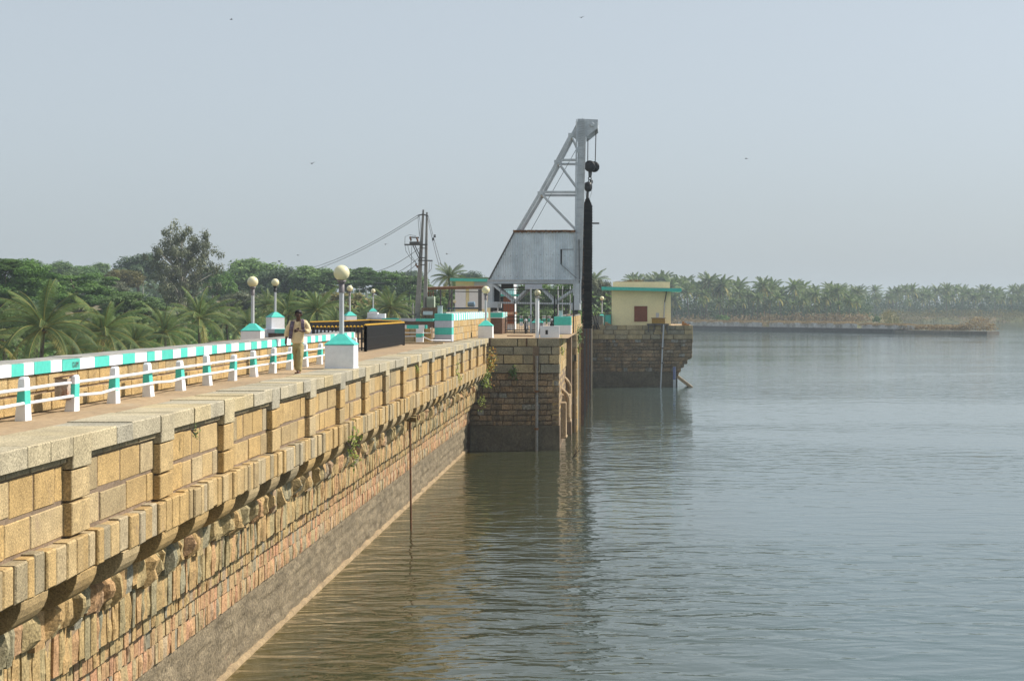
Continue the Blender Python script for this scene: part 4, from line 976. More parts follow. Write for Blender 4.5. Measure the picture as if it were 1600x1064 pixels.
# under-frame: girder, chord, struts, legs, wheels
for d, nm in ((DF - .1, 0), (DB, 1)):
    q = MB(); z0, z1 = C(0, 443.4).z, C(0, 437).z; xa, xb = C(761.6, 0).x, C(907, 0).x
    q.box(xa, xb, d, d + .06, z0, z1, .6); q.box(xa, xb, d - .10, d + .18, z1 - .03, z1, .9); q.box(xa, xb, d - .10, d + .18, z0, z0 + .03, .3); Cm('girder')(q)
    q = MB(); q.bar(C(761, 472.8, d), C(905, 474.8, d), .08, .11, .8); Cm('lower_chord')(q)
    for a, b_ in (((769, 444), (802, 471)), ((804, 471), (824, 451)), ((846, 451), (866, 471)), ((868, 471), (900, 450))):
        q = MB(); q.bar(C(*a, d), C(*b_, d), .12, .14, .6); q.bar(C(a[0] + 2, a[1] - .5, d + .1), C(b_[0] + 2, b_[1] - .5, d + .1), .05, .07, .1); Cm('strut')(q)
    for x in (803, 867):
        q = MB(); q.prism([C(x - 6, 474, d - .07), C(x + 6, 474, d - .07), C(x + 3, 468.5, d - .07), C(x - 3, 468.5, d - .07)], (0, .03, 0), .7); Cm('gusset_plate')(q)
    for xa, xb in ((762.4, 770), (895.5, 905.5)):
        q = MB(); q.box(C(xa, 0).x, C(xb, 0).x, d - .1, d + .25, C(0, 480).z, C(0, 443.5).z, .7); Cm('leg')(q)
q = MB(); q.box(C(760.8, 0).x, C(778, 0).x, DF - .3, DB + .5, C(0, 481).z, C(0, 471.5).z, .75); Cm('left_bogie')(q)
q = MB(); q.box(C(892.5, 0).x, C(906, 0).x, DF - .3, DB + .5, C(0, 484.5).z, C(0, 475).z, .75); Cm('right_bogie')(q)
for x, y in ((769, 484), (899, 487)):
    for d in (DF + .2, DB):
        q = MB(); c_ = C(x, y, d); q.lathe((0, 0, 0), [(.05, -.12), (.22, -.12), (.22, -.05), (.19, -.05), (.19, .1), (.05, .1)], 16); q.v = [(v[2] + c_.x, v[0] + c_.y, v[1] + c_.z) for v in q.v]; Cm('wheel', DARKM)(q)
q = MB(); q.box(C(820.5, 0).x, C(847.5, 0).x, DF - .26, DF - .215, C(0, 452).z, C(0, 444.5).z, .5); Cm('blank_sign_plate', GREYP, .01)(q)
q = MB(); q.tube([C(781, 447, 112), C(800, 446, 112)], .2, 12); q.bar(C(776, 449, 112), C(822, 449, 112), .08, .1); Cm('drive_shaft', DARKM)(q)
q = MB(); q.box(C(770.5, 0).x, C(779, 0).x, 111.3, 112.5, C(0, 472).z, C(0, 449).z); Cm('motor_box', BLACK)(q)
q = MB(); q.tube([C(904.8, 374, DF - .15), C(905.5, 474, DF - .15)], .03, 6); q.tube([C(908.3, 405, DF + .2), C(909, 470, DF + .2)], .04, 6); Cm('cable', BLACK)(q)
for lp_, y0_, y1_ in ((-7.75, 104, 125), (-3.0 - .28, 104, 127)):
    t = thing('crane_rail', (lp_, y0_, 1.1), 'steel rail on top of the ' + ('left' if lp_ < -5 else 'right') + ' gate wall carrying the crane wheels', 'rail')
    q = MB(); zt = C(0, 484 + (4.2 if lp_ < -5 else 7.2)).z; q.box(lp_ - .05, lp_ + .05, y0_, y1_, zt - .14, zt, .5); q.box(lp_ - .12, lp_ + .12, y0_, y1_, zt - .17, zt - .14, .5); q.build('rail', RUST, t)

# pulley block and the hanging roller chain
hb = thing('pulley_block', C(925, 257, 112), 'black double pulley block with hook hanging on ropes under the crane jib', 'pulley block')
for xa, ya, xb in ((918, 213, 917.6), (930.8, 200, 929.5)):
    q = MB(); q.tube([C(xa, ya, 112), C(xb, 253, 112)], .035, 6, .5); q.build('rope', DARKM, hb)
for x, y, r_, d in ((921, 257.6, .52 * .72, 111.7), (927.8, 257.6, .50 * .72, 112.2)):
    q = MB(); c_ = C(x, y, d); q.lathe((0, 0, 0), [(.04, -.22), (r_ * .95, -.22), (r_, -.15), (r_ * .8, -.06), (r_ * .8, .06), (r_, .15), (r_ * .95, .22), (.04, .22)], 24); q.v = [(v[0] + c_.x, v[2] + c_.y, v[1] + c_.z) for v in q.v]; q.build('sheave', BLACK, hb)
q = MB(); c_ = C(927.5, 257.5, 111.9); q.lathe((0, 0, 0), [(.02, -.02), (.14, -.02), (.14, .02), (.02, .02)], 14); q.v = [(v[0] * .6 + c_.x, v[2] + c_.y, v[1] * 1.4 + c_.z) for v in q.v]; q.build('side_plate', RUST, hb)
q = MB(); q.prism([C(918.5, 262, 111.9), C(925, 262, 111.9), C(923.6, 274, 111.9), C(918.8, 274, 111.9)], (0, .3, 0), .3); q.torus(C(921, 276.5, 112.05), (0, 1, .2), .10, .035); q.torus(C(922.5, 281, 112.05), (1, .3, 0), .13, .04); q.build('shackle', DARKM, hb)
q = MB(); c_ = C(918.6, 289.5, 112); q.lathe(c_, [(.05, .34), (.22, .28), (.27, .1), (.27, -.12), (.2, -.28), (.08, -.34)], 16); q.torus(c_ + Vector((.14, 0, .33)), (0, 1, 0), .15, .03); q.build('swivel', BLACK, hb)
q = MB(); q.tube([C(917.6, 295, 112), C(917.2, 312, 112)], .09, 8); q.tube([C(921, 284, 111.8), C(924, 298, 111.8), C(920, 311, 111.8)], .012, 5); q.tube([C(914.5, 296, 111.8), C(915.5, 311, 111.8)], .012, 5); q.build('hook_shank', DARKM, hb)
ch = thing('hanging_chain', C(917, 512, 112), 'thick black roller chain hanging in a long straight column from the crane hook', 'chain')
q = MB(); ytop, ybot = 309.5, 512.0; n = 92
for k in range(n):
    f_ = k / (n - 1); y = ytop + (ybot - ytop) * f_; xc = 917.4 - .3 * f_; wf_ = min(1, .35 + k * .14)
    p = C(xc, y, 112); hw = (.285 + (.03 if k % 2 else -.01)) * wf_
    q.box(p.x - hw + R.uniform(-.015, .015), p.x + hw + R.uniform(-.015, .015), p.y - .32, p.y + .32, p.z - .075, p.z + .075, R.random() * .8)
    for s in (-1, 1):
        q.tube([(p.x + s * (hw - .02), p.y - .36, p.z), (p.x + s * (hw - .02), p.y + .36, p.z)], .05, 6, 1 if (s < 0 and R.random() < .75) else R.random() * .8)
q.build('link_column', CHAIN, ch)
q = MB(); q.tube([C(924, 347.3, 112), C(936, 347.3, 112)], .06, 8); q.build('pin_bar', DARKM, ch)
q = MB(); q.tube([C(909.5, 330, 112.3), C(909, 505, 112.3)], .03, 6); q.build('side_cable', BLACK, ch)

# ================================================================ IRON GATE and things behind
gt = thing('iron_gate', (-5.2, 106, 0), 'tall iron bar gate with black frame between the two stone walls under the crane', 'gate')
def gx(px): return (px - VX) * 106 / F
def gz(py): return EYE - (py - VY) * 106 / F
for xa, xb in ((782, 828), (830, 868), (871, 894)):
    q = MB(); n = int((xb - xa) / 2.6)
    for k in range(n + 1): x = gx(xa + (xb - xa) * k / n); q.box(x - .011, x + .011, 105.99, 106.01, .06, gz(453), .5)
    q.build('bar_panel', DARKM, gt)
    q = MB()
    for yy in (454, 496, 501.5, 516): q.box(gx(xa), gx(xb), 105.97, 106.03, gz(yy), gz(yy) + .045, .5)
    q.box(gx(xa), gx(xb), 105.96, 106.04, .02, .08, .5); q.build('frame', BLACK, gt)
for x in (803.5, 866.5, 870.5, 896):
    q = MB(); q.box(gx(x) - .035, gx(x) + .035, 105.9, 106.1, 0, gz(462 if x > 860 else 470), .5); q.build('gate_post', BLACK, gt)
for x in (829.5,):
    q = MB(); q.box(gx(x) - .05, gx(x) + .05, 105.95, 106.05, 0, gz(450), .5); q.build('gate_post', POLE, gt)

def motorbike(x, y, label, s=1):
    t = thing('motorbike', (x, y, 0), label, 'motorbike')
    for dy, nm in ((-.62, 0), (.62, 1)):
        q = MB(); q.torus((x, y + dy, .30), (1, 0, 0), .25, .055, 24, 8); w_ = q.build('tyre', TYRE, t)
        q = MB(); q.torus((x, y + dy, .30), (1, 0, 0), .19, .015, 20, 6)
        for k in range(6):
            a = math.pi * k / 6; q.tube([(x, y + dy - .19 * math.cos(a), .30 - .19 * math.sin(a)), (x, y + dy + .19 * math.cos(a), .30 + .19 * math.sin(a))], .008, 5)
        q.build('rim', POLE, t)
    q = MB(); q.tube([(x - .07, y - .62, .30), (x - .07, y - .42, .85)], .022, 8); q.tube([(x + .07, y - .62, .30), (x + .07, y - .42, .85)], .022, 8); q.build('fork', POLE, t)
    q = MB(); q.tube([(x - .34, y - .22, .98), (x - .2, y - .34, .95), (x, y - .38, .92), (x + .2, y - .34, .95), (x + .34, y - .22, .98)], .018, 8); q.build('handlebar', BLACK, t)
    q = MB(); q.lathe((0, 0, 0), [(.02, -.1), (.09, -.08), (.10, 0), (.09, .04), (.02, .05)], 16); q.v = [(v[0] + x, v[2] + y - .48, v[1] + .82) for v in q.v]; q.build('headlight', POLE, t)
    q = MB(); q.tube([(x, y - .35, .78), (x, y - .1, .82), (x, y + .15, .76)], [.09, .15, .09], 12); q.build('fuel_tank', BLACK, t)
    q = MB(); q.tube([(x, y + .1, .78), (x, y + .4, .80), (x, y + .75, .86)], [.10, .12, .07], 10); q.build('seat', BLACK, t)
    q = MB(); q.box(x - .12, x + .12, y - .2, y + .25, .25, .6); q.tube([(x, y - .4, .8), (x, y - .2, .4), (x, y + .6, .35)], .03, 8); q.tube([(x + .12, y - .1, .28), (x + .14, y + .7, .32)], .035, 8); q.build('engine', DARKM, t, bevel=.03)
    q = MB(); q.prism([(x - .08, y - .9, .48), (x + .08, y - .9, .48), (x + .08, y - .6, .62), (x - .08, y - .6, .62)], (0, 0, .012)); q.build('mudguard', BLACK, t)
    for sx in (-1, 1):
        q = MB(); q.tube([(x + sx * .26, y - .28, .97), (x + sx * .30, y - .26, 1.13)], .008, 6); q.box(x + sx * .30 - .05, x + sx * .30 + .05, y - .27, y - .25, 1.10, 1.17); q.build('mirror', BLACK, t)
    return t
motorbike(gx(824.5), 104.2, 'black motorbike parked facing the viewer at the middle of the iron gate')
motorbike((862 - VX) * 104.6 / F, 104.9, 'black motorbike half hidden behind the teal and white end block')
t = thing('guard_hut', P(795, 515, 124), 'white hut with teal lintel and red-brown door behind the iron gate', 'hut')
q = MB(); a, b_ = P(770, 515, 124), P(803, 444, 124); q.box(a.x, b_.x, 124, 127, -.05, b_.z, .5); q.build('wall', WHITE, t)
q = MB(); a, b_ = P(781, 463, 123.4), P(812, 460, 123.4); q.box(a.x, b_.x, 123.2, 124, a.z, b_.z, .5); q.build('lintel', TEAL, t)
q = MB(); a, b_ = P(786.5, 506, 123.9), P(802.5, 463.5, 123.9); q.box(a.x, b_.x, 123.85, 123.99, a.z, b_.z, .5); q.box(b_.x - .12, b_.x + .02, 123.8, 123.86, a.z, b_.z, 1); q.build('door', ORANGEW, t)
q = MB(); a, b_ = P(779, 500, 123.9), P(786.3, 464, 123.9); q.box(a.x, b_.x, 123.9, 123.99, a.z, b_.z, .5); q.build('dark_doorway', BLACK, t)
for i, (x, w_) in enumerate(((814.5, 5), (827, 4), (838.5, 4), (850, 5), (858, 5))):
    t = thing('marker_post', P(x, 507, 132), f'squat white and teal post behind the gate bars, {("first", "second", "third", "fourth", "fifth")[i]} from the red-brown door', 'post', 'posts behind the gate')
    q = MB(); a, b_ = P(x - w_ / 2, 508, 132), P(x + w_ / 2, 493.5, 132)
    zz = [a.z - .05, a.z + .25, a.z + .52, b_.z]
    for k, m_ in enumerate((0, 1, 0)): q.box(a.x, b_.x, 132, 132.25, zz[k], zz[k + 1], .5, m_)
    q.build('post', [WHITE, TEAL], t)
for i, x in enumerate((872, 879, 891)):
    t = thing('thin_pole', P(x, 505, 140), 'thin pale pole rising behind the gate, ' + ('left', 'middle', 'right')[i] + ' of three beside the crane leg', 'pole')
    q = MB(); q.tube([P(x, 505, 140), P(x, 447, 140)], .045, 6); q.build('pole', POLE, t)

# yellow store with white panels, steel shed frame, tank
ys = thing('pump_house', P(740, 497, 150), 'small yellow and white building with a teal roof slab behind the striped pillar wall', 'building')
q = MB(); a, b_ = P(712, 515, 150), P(768, 439.5, 150); q.box(a.x, b_.x, 150, 154, a.z, b_.z, .5); q.build('wall', YWALL, ys)
q = MB(); a, b_ = P(703, 439.6, 149.4), P(766, 435, 149.4); q.prism([P(703, 439, 149), P(766, 440.5, 149), P(766, 436, 149), P(703, 434.6, 149)], (0, 6, 0)); q.build('roof_slab', TEAL, ys)
q = MB(); a, b_ = P(722, 434.8, 149.4), P(764, 433.5, 149.4); q.box(a.x, b_.x, 149.6, 153, a.z - .1, b_.z, .5); q.build('roof_top', FOOT, ys)
for xa, xb in ((711, 727.5), (733, 749.5), (751, 758)):
    q = MB(); a, b_ = P(xa, 483, 149.8), P(xb, 447.5, 149.8); q.box(a.x, b_.x, 149.85, 149.99, a.z, b_.z, .5); q.build('white_panel', WHITE, ys)
q = MB(); a, b_ = P(741, 447.2, 149.9), P(766, 440.5, 149.9); q.box(a.x, b_.x, 149.9, 149.99, a.z, b_.z, .5); q.build('grey_panel', GREYP, ys)
sf = thing('steel_shed_frame', P(710, 495, 140), 'open frame of brown pipes on dark posts before the yellow and white building', 'frame')
q = MB(); q.tube([P(664, 451, 138), P(700, 450, 138), P(757, 449, 138)], .13, 10); q.build('top_pipe', RUST, sf)
for x in (688.5, 706, 750):
    q = MB(); q.bar(P(x, 452, 138), P(x, 497, 138), .12 if x < 740 else .3, .12, .3, 0); q.build('post', DARKM, sf)
q = MB(); q.bar(P(680, 455, 138), P(757, 456.5, 138), .07, .07); q.bar(P(698, 482, 138), P(706, 456, 138), .09, .09); q.build('brace', DARKM, sf)
t = thing('generator', P(737, 482, 141), 'blue-grey drum shaped machine on a dark blue bed in front of the white panels', 'machine')
q = MB(); q.tube([P(731, 475.5, 141), P(741, 475.5, 141)], [.20, .24], 14); q.tube([P(741, 475.5, 141), P(742.5, 475.5, 141)], [.24, .12], 14); q.build('drum', BLUEG, t)
q = MB(); a, b_ = P(700, 483, 141), P(750, 480.5, 141); q.box(a.x, b_.x, 140.8, 141.4, a.z, b_.z, .5); q.build('bed', mat('dark_blue', flat((.04, .09, .16))), t)
# transformer yard
bw2 = thing('brick_wall', P(674, 497, 133), 'brown brick wall with a blank white plate beside the twin power poles', 'wall')
q = MB(); a, b_ = P(658, 510, 133.4), P(690, 481, 133.4); z = a.z
while z < b_.z - .02: course(q, O0, UX, NY, a.x, b_.x, z, min(z + .14, b_.z), -133.9, -133.4, .25, .4, .012); z += .15
q.build('brickwork', BRICK, bw2)
q = MB(); a, b_ = P(661, 492, 133.3), P(676, 486.3, 133.3); q.box(a.x, b_.x, 133.33, 133.39, a.z, b_.z); q.build('plate', GREYP, bw2)
tf = thing('transformer', P(673.5, 481, 134), 'pale green transformer tank with insulators and fins on top of the brown brick wall', 'transformer')
q = MB(); a, b_ = P(668, 480, 134), P(679, 463.5, 134); q.box(a.x, b_.x, 133.7, 134.5, a.z, b_.z, .5)
for k in range(7): x = a.x + (b_.x - a.x) * k / 6; q.box(x - .012, x + .012, 133.6, 133.7, a.z + .1, b_.z - .1, .5)
q.build('tank', GREENB, tf, bevel=.02)
q = MB()
for k in range(3):
    p = P(669.5 + k * 3.6, 463, 134)
    for j in range(4): q.lathe(p + Vector((0, 0, j * .1)), [(.03, 0), (.075, .03), (.03, .09)], 10)
q.build('insulator', RUST, tf)
q = MB(); q.tube([P(667, 459, 134), P(674, 453, 134), P(681, 459.5, 134)], .02, 5); q.tube([P(667, 460, 134), P(681, 458, 134)], .03, 6); q.box(P(667, 0, 134).x - .12, P(667, 0, 134).x - .02, 133.8, 134.2, P(0, 480, 134).z, P(0, 465, 134).z); q.build('fittings', DARKM, tf)

# twin power poles
DP = 134.0
pp = thing('power_pole', P(656, 500, DP), 'pair of tall grey concrete power poles standing close together with crossarms and switchgear', 'power pole')
for (xb, xt, yt, wb) in ((651, 661.5, 328, .46), (664, 667, 332, .36)):
    q = MB(); a, b_ = P(xb, 512, DP), P(xt, yt, DP); n = 4
    vs = [a + Vector((sx * wb / 2, sy * wb / 2, 0)) for sx, sy in ((-1, -1), (1, -1), (1, 1), (-1, 1))] + [b_ + Vector((sx * .07, sy * .07, 0)) for sx, sy in ((-1, -1), (1, -1), (1, 1), (-1, 1))]
    q.add(vs, [(0, 1, 5, 4), (1, 2, 6, 5), (2, 3, 7, 6), (3, 0, 4, 7), (4, 5, 6, 7)], .5); q.build('pole', CONCP, pp)
for pts, w_ in (([(653, 337), (661, 335), (669, 338)], .10), ([(632, 382.5), (668, 382.5)], .12), ([(640, 379.5), (656, 379.5)], .18), ([(641, 371), (655, 371.5)], .10), ([(653, 407), (676, 407.5)], .10), ([(645, 383), (656, 407)], .07), ([(648, 383), (659, 406)], .07), ([(655, 403), (664, 403)], .08), ([(657, 414), (665, 414)], .07), ([(657, 388), (666, 388)], .07), ([(637, 491.5), (651, 491.5)], .1)):
    q = MB()
    for a, b_ in zip(pts[:-1], pts[1:]): q.bar(P(*a, DP - .35), P(*b_, DP - .35), w_, w_, .4)
    q.build('crossarm', DARKM, pp)
q = MB()
for x, y in ((641, 372), (642, 375), (651.5, 373), (652.5, 376), (650, 414), (652, 417)):
    q.lathe(P(x, y, DP - .4), [(.03, -.1), (.09, -.03), (.05, 0), (.09, .05), (.03, .12)], 10)
q.build('insulator', RUST, pp)
q = MB()
for pts in ([(653, 337), (654, 352), (655.5, 370)], [(632.5, 382), (633, 370), (640, 367), (650, 369)], [(633, 383), (634, 392), (641, 403), (650, 411)], [(637, 383), (640, 396), (651, 412)], [(643.5, 384), (642, 430), (639, 480)], [(655, 338), (657, 350), (656, 366)],
            [(675, 408), (674, 420), (668, 428)], [(672, 408), (670, 425)]):
    q.tube([P(*p, DP - .45) for p in pts], .018, 5)
q.build('jumper_wire', DARKM, pp)
def wire(pts, d0, d1, label, r_=.022):
    n = 14; a, b_ = P(*pts[0], d0), P(*pts[1], d1); q = MB()
    q.tube([a.lerp(b_, k / n) - Vector((0, 0, 4 * (k / n) * (1 - k / n) * (b_ - a).length * .012)) for k in range(n + 1)], r_, 5, .5, 0, False)
    tag(q.build('overhead_wire', DARKM, loc=a), label, 'wire')
wire(((653, 336.5), (440, 428)), DP, 205, 'upper overhead wire sagging from the top of the twin poles down to the left trees')
wire(((655, 338.5), (436, 434)), DP, 205, 'lower of the two overhead wires leaving the top of the twin poles to the left')
wire(((655, 388), (560, 425)), DP, 190, 'short overhead wire leaving the middle of the twin poles towards the round trees')
wire(((653, 404), (575, 432)), DP, 190, 'overhead wire below the switchgear arms, second lowest of the left wires')
wire(((652, 412), (580, 440)), DP, 190, 'lowest overhead wire leaving the twin poles to the left')
wire(((669, 337), (690, 415)), DP, 125, 'steep wire with a dark insulator falling right from the top of the twin poles')
wire(((668, 340), (686, 415)), DP, 125, 'steep thinner wire falling right, nearer to the twin poles')
for x, y, lb in ((679.5, 369, 'small dark strain insulator on the outer steep wire right of the twin poles'), (676.5, 374, 'small dark strain insulator on the inner steep wire right of the twin poles')):
    q = MB(); c_ = P(x, y, 130); q.lathe(c_, [(.03, -.12), (.09, -.08), (.05, 0), (.09, .08), (.03, .12)], 10); tag(q.build('strain_insulator', BLACK, loc=c_), lb, 'insulator')
for i, (x, y0, y1, d) in enumerate(((223.5, 440, 475, 330), (561.5, 447, 480, 290), (573, 449, 478, 300), (412, 438, 460, 330), (645, 470, 498, 200))):
    p = P(x, y1, d); q = MB(); q.tube([p - Vector((0, 0, 2)), P(x, y0, d)], [.13, .09], 6); q.box(P(x - 3, 0, d).x, P(x + 3, 0, d).x, d - .05, d + .05, P(0, y0 + 2, d).z, P(0, y0 + 1, d).z)
    tag(q.build('utility_pole', CONC, loc=p), ('distant pale pole between the dark tree and the tall airy tree', 'left of two distant thin poles before the round trees', 'right of two distant thin poles before the round trees', 'distant pole in front of the dark trees left of the walking man', 'short pale pole left of the twin power poles')[i], 'pole')

# wooden bracket and sounding pipe on the dam wall
t = thing('sounding_pipe', (-7.2, 57.3, WATER), 'thin brown pipe standing in the water, held by a wooden bracket on the dam wall', 'pipe')
q = MB(); q.tube([P(640.5, 652, 57.3), P(641.5, 740, 57.3), P(642.5, 845, 57.3)], .035, 8); q.build('pipe', RUST, t)
q = MB(); a, b_ = P(627, 653, 57.5), P(651.5, 656.5, 57.1); q.bar(a, b_, .10, .16, .6); q.bar(P(635, 649, 57.6), P(654, 650, 57.4), .3, .05, .9); q.build('bracket', WOOD, t)
q = MB(); q.torus(P(654, 652, 57.2), (1, -.3, 0), .08, .02); q.build('ring', RUST, t)

# far weir wall with whitewashed domed segments
wr = thing('weir_wall', P(1300, 517, 520), 'long low stone mole crossing the reservoir in front of the palm grove', 'mole')
ends = [(1056, 512.8), (1410, 519.5), (1556, 521.5)]
pts = []
for x, y in ends: d = (EYE - WATER) * F / (y + 1.5 - VY); pts.append(Vector(((x - VX) * d / F, d, WATER)))
q = MB()
for a, b_ in zip(pts[:-1], pts[1:]): q.bar(a + Vector((0, 3, -.2)), b_ + Vector((0, 3, -.2)), 6.0, 2.9 if a.x < 60 else 2.2, .4 if a.x < 60 else .9)
q.build('stone_face', mat('mole_stone', [(0, (.07, .065, .06)), (.6, (.10, .095, .085)), (1, (.24, .20, .15))], speck=(2, .3), patch=(.2, .3), bump=None), wr)
BUSHTOP = L_DRY
WW = mat('whitewash', flat((.66, .63, .60)), speck=(3, .15), patch=(.5, .35), bump=None, stain=(.4, .52, .68, (.19, .15, .115)))
spans = [(1060, 1090), (1090, 1112), (1112, 1138), (1138, 1164), (1164, 1192), (1204, 1232), (1232, 1259), (1259, 1285), (1285, 1311), (1311, 1341), (1349, 1370), (1370, 1391), (1391, 1410), (1410, 1432)]
for i, (xa, xb) in enumerate(spans):
    f_ = (xa - 1056) / (1556 - 1056) * 500; a0, b0 = (pts[0], pts[1]) if xa < 1410 else (pts[1], pts[2])
    def on(x):
        # intersection of the sight line with the mole's front line
        k = (x - VX) / F; d_ = b0 - a0; s_ = (k * a0.y - a0.x) / (d_.x - k * d_.y); return a0 + d_ * s_
    A, B = on(xa + .5), on(xb - .5); q = MB(); n = 8; top = []
    hh = 1.9 if i < 10 else 1.5; zb = WATER + 1.2; dark = i < 5 or i == 6
    q.prism([A + Vector((0, 1.5, zb - WATER)), B + Vector((0, 1.5, zb - WATER)), B + Vector((0, 1.5, zb - WATER + hh * .72)), A.lerp(B, .5) + Vector((0, 1.5, zb - WATER + hh * .82)), A + Vector((0, 1.5, zb - WATER + hh * .72))], (0, 3.5, 0), .2 + .6 * R.random())
    q.build('whitewashed_segment', WW, wr)
    q = MB(); c_ = A.lerp(B, .5); L = (B - A).length / 2
    for k in range(1500):
        a = R.uniform(0, 2 * math.pi); rr = math.sqrt(R.random()); px_, py_2 = rr * math.cos(a), rr * math.sin(a)
        z = zb + hh * .62 + math.sqrt(max(0, 1 - rr * rr)) * hh * .45; p = Vector((c_.x + px_ * L * 1.0, c_.y + 4.0 + py_2 * 2, z + R.uniform(-.25, .1)))
        s = .22; v1 = Vector((R.uniform(-1, 1), R.uniform(-1, 1), R.uniform(-1, 1))) * s; v2 = Vector((R.uniform(-1, 1), R.uniform(-1, 1), R.uniform(-1, 1))) * s
        q.add([p, p + v1, p + v1 * .3 + v2], [(0, 1, 2)], R.random())
    q.build('dry_brush_top', L_DRY, wr)

# ================================================================ VEGETATION
def leafquad(q, p, s, n_=None, t=.5, el=1.6):
    n_ = Vector(n_) if n_ is not None else Vector((R.gauss(0, 1), R.gauss(0, 1), R.gauss(0, 1)))
    n_ = n_ + Vector((R.gauss(0, .5), R.gauss(0, .5), R.gauss(0, .5)))
    if n_.length < 1e-3: n_ = Vector((0, 0, 1))
    n_.normalize(); u = n_.orthogonal().normalized(); u.rotate(Matrix.Rotation(R.uniform(0, 6.28), 3, n_)); w_ = n_.cross(u)
    q.add([p - u * s * el * .5, p - w_ * s * .4, p + u * s * el * .5, p + w_ * s * .4], [(0, 1, 2, 3)], t)
def crown_mesh(seed, nclump, per, leaf, cr=(.20, .36), flat_=.8, hollow=.35, spread=.78, up=-.35):
    'unit crown: leaf-sized faces gathered in clumps through the volume'
    global R
    R0 = R; R = random.Random(seed); q = MB(); cl = []
    for i in range(nclump):
        for _ in range(60):
            v = Vector((R.uniform(-1, 1), R.uniform(-1, 1), R.uniform(up, 1)))
            if v.length < 1 and v.length > hollow: break
        v = v * spread * (1 + .22 * noise.noise(v * 2.3 + Vector((seed, 0, 0))) * 2)
        cl.append((v, R.uniform(*cr), R.random()))
    for c_, r_, tt in cl:
        for k in range(per):
            d = Vector((R.gauss(0, 1), R.gauss(0, 1), R.gauss(0, 1))).normalized(); rr = r_ * (R.random() ** .4)
            p = c_ + Vector((d.x * rr, d.y * rr, d.z * rr * flat_))
            leafquad(q, p, leaf * R.uniform(.7, 1.3), d + Vector((0, 0, .4)), min(1, max(0, tt * .5 + R.random() * .5)))
    R = R0
    return q, cl
CR = {}
def crown_var(kind, v):
    k = (kind, v)
    if k not in CR:
        if kind == 'round': CR[k] = crown_mesh(31 + v, 60, 170, .066)
        elif kind == 'fine': CR[k] = crown_mesh(131 + v, 80, 300, .036, (.14, .27), .6, .3, .84, -.25)
        elif kind == 'flat': CR[k] = crown_mesh(51 + v, 60, 150, .066, (.16, .30), .45, .3, .85, -.1)
        elif kind == 'airy': CR[k] = crown_mesh(71 + v, 190, 80, .034, (.08, .17), .9, .10, .86, -.95)
        elif kind == 'bush': CR[k] = crown_mesh(91 + v, 30, 110, .085, (.2, .34), .8, .1, .75, -.5)
    return CR[k]
MC = {}
def tree(px, py, rx, ry, d, kind, m, label, v=0, trunk=BARK, group='trees beyond the dam', base=None):
    'crown centred at a photo pixel with half sizes rx, ry in pixels, d metres away'
    c_ = P(px, py, d); k = d / F * 1.22; sx_, sz_ = rx * k, ry * k
    gz_ = ground_z(c_.x, c_.y) if base is None else base
    t = thing('broadleaf_tree', (c_.x, c_.y, gz_), label, 'tree', group)
    q, cl = crown_var(kind, v); key = (kind, v, m.name)
    if key not in MC: MC[key] = q.mesh('crown', m)
    o = bpy.data.objects.new('crown', MC[key]); COL.objects.link(o); o.parent = t
    o.location = (0, 0, c_.z - gz_); o.scale = (sx_, (sx_ + sz_) / 2, sz_); o.rotation_euler = (0, 0, R.uniform(-.5, .5) if kind == 'airy' else R.uniform(0, 6.28))
    h = c_.z - gz_; tq = MB(); r0 = max(.10, min(.45, sx_ * .06)); M = Matrix.Rotation(o.rotation_euler[2], 3, 'Z')
    top = Vector((0, 0, max(.5, h - sz_ * .15)))
    tq.tube([Vector((0, 0, -.5)) , Vector((R.uniform(-.1, .1) * sx_, 0, top.z * .5)), top], [r0 * 1.3, r0, r0 * .45], 7)
    st_ = 3 if kind == 'airy' else 5
    for i, (cc, rr, _) in enumerate(cl):
        if i % st_: continue
        w_ = M @ cc; e = Vector((w_.x * sx_, w_.y * (sx_ + sz_) / 2, h + w_.z * sz_)); s0 = Vector((0, 0, max(.4 * h, min(top.z, e.z - sz_ * .5))))
        s0.z = min(s0.z, top.z); mid = s0.lerp(e, .5) + Vector((0, 0, sz_ * .06)); tq.tube([s0, mid, e], [r0 * .5, r0 * .32, r0 * .12], 5)
    o2 = bpy.data.objects.new('trunk', tq.mesh('trunk', trunk)); COL.objects.link(o2); o2.parent = t
    return t
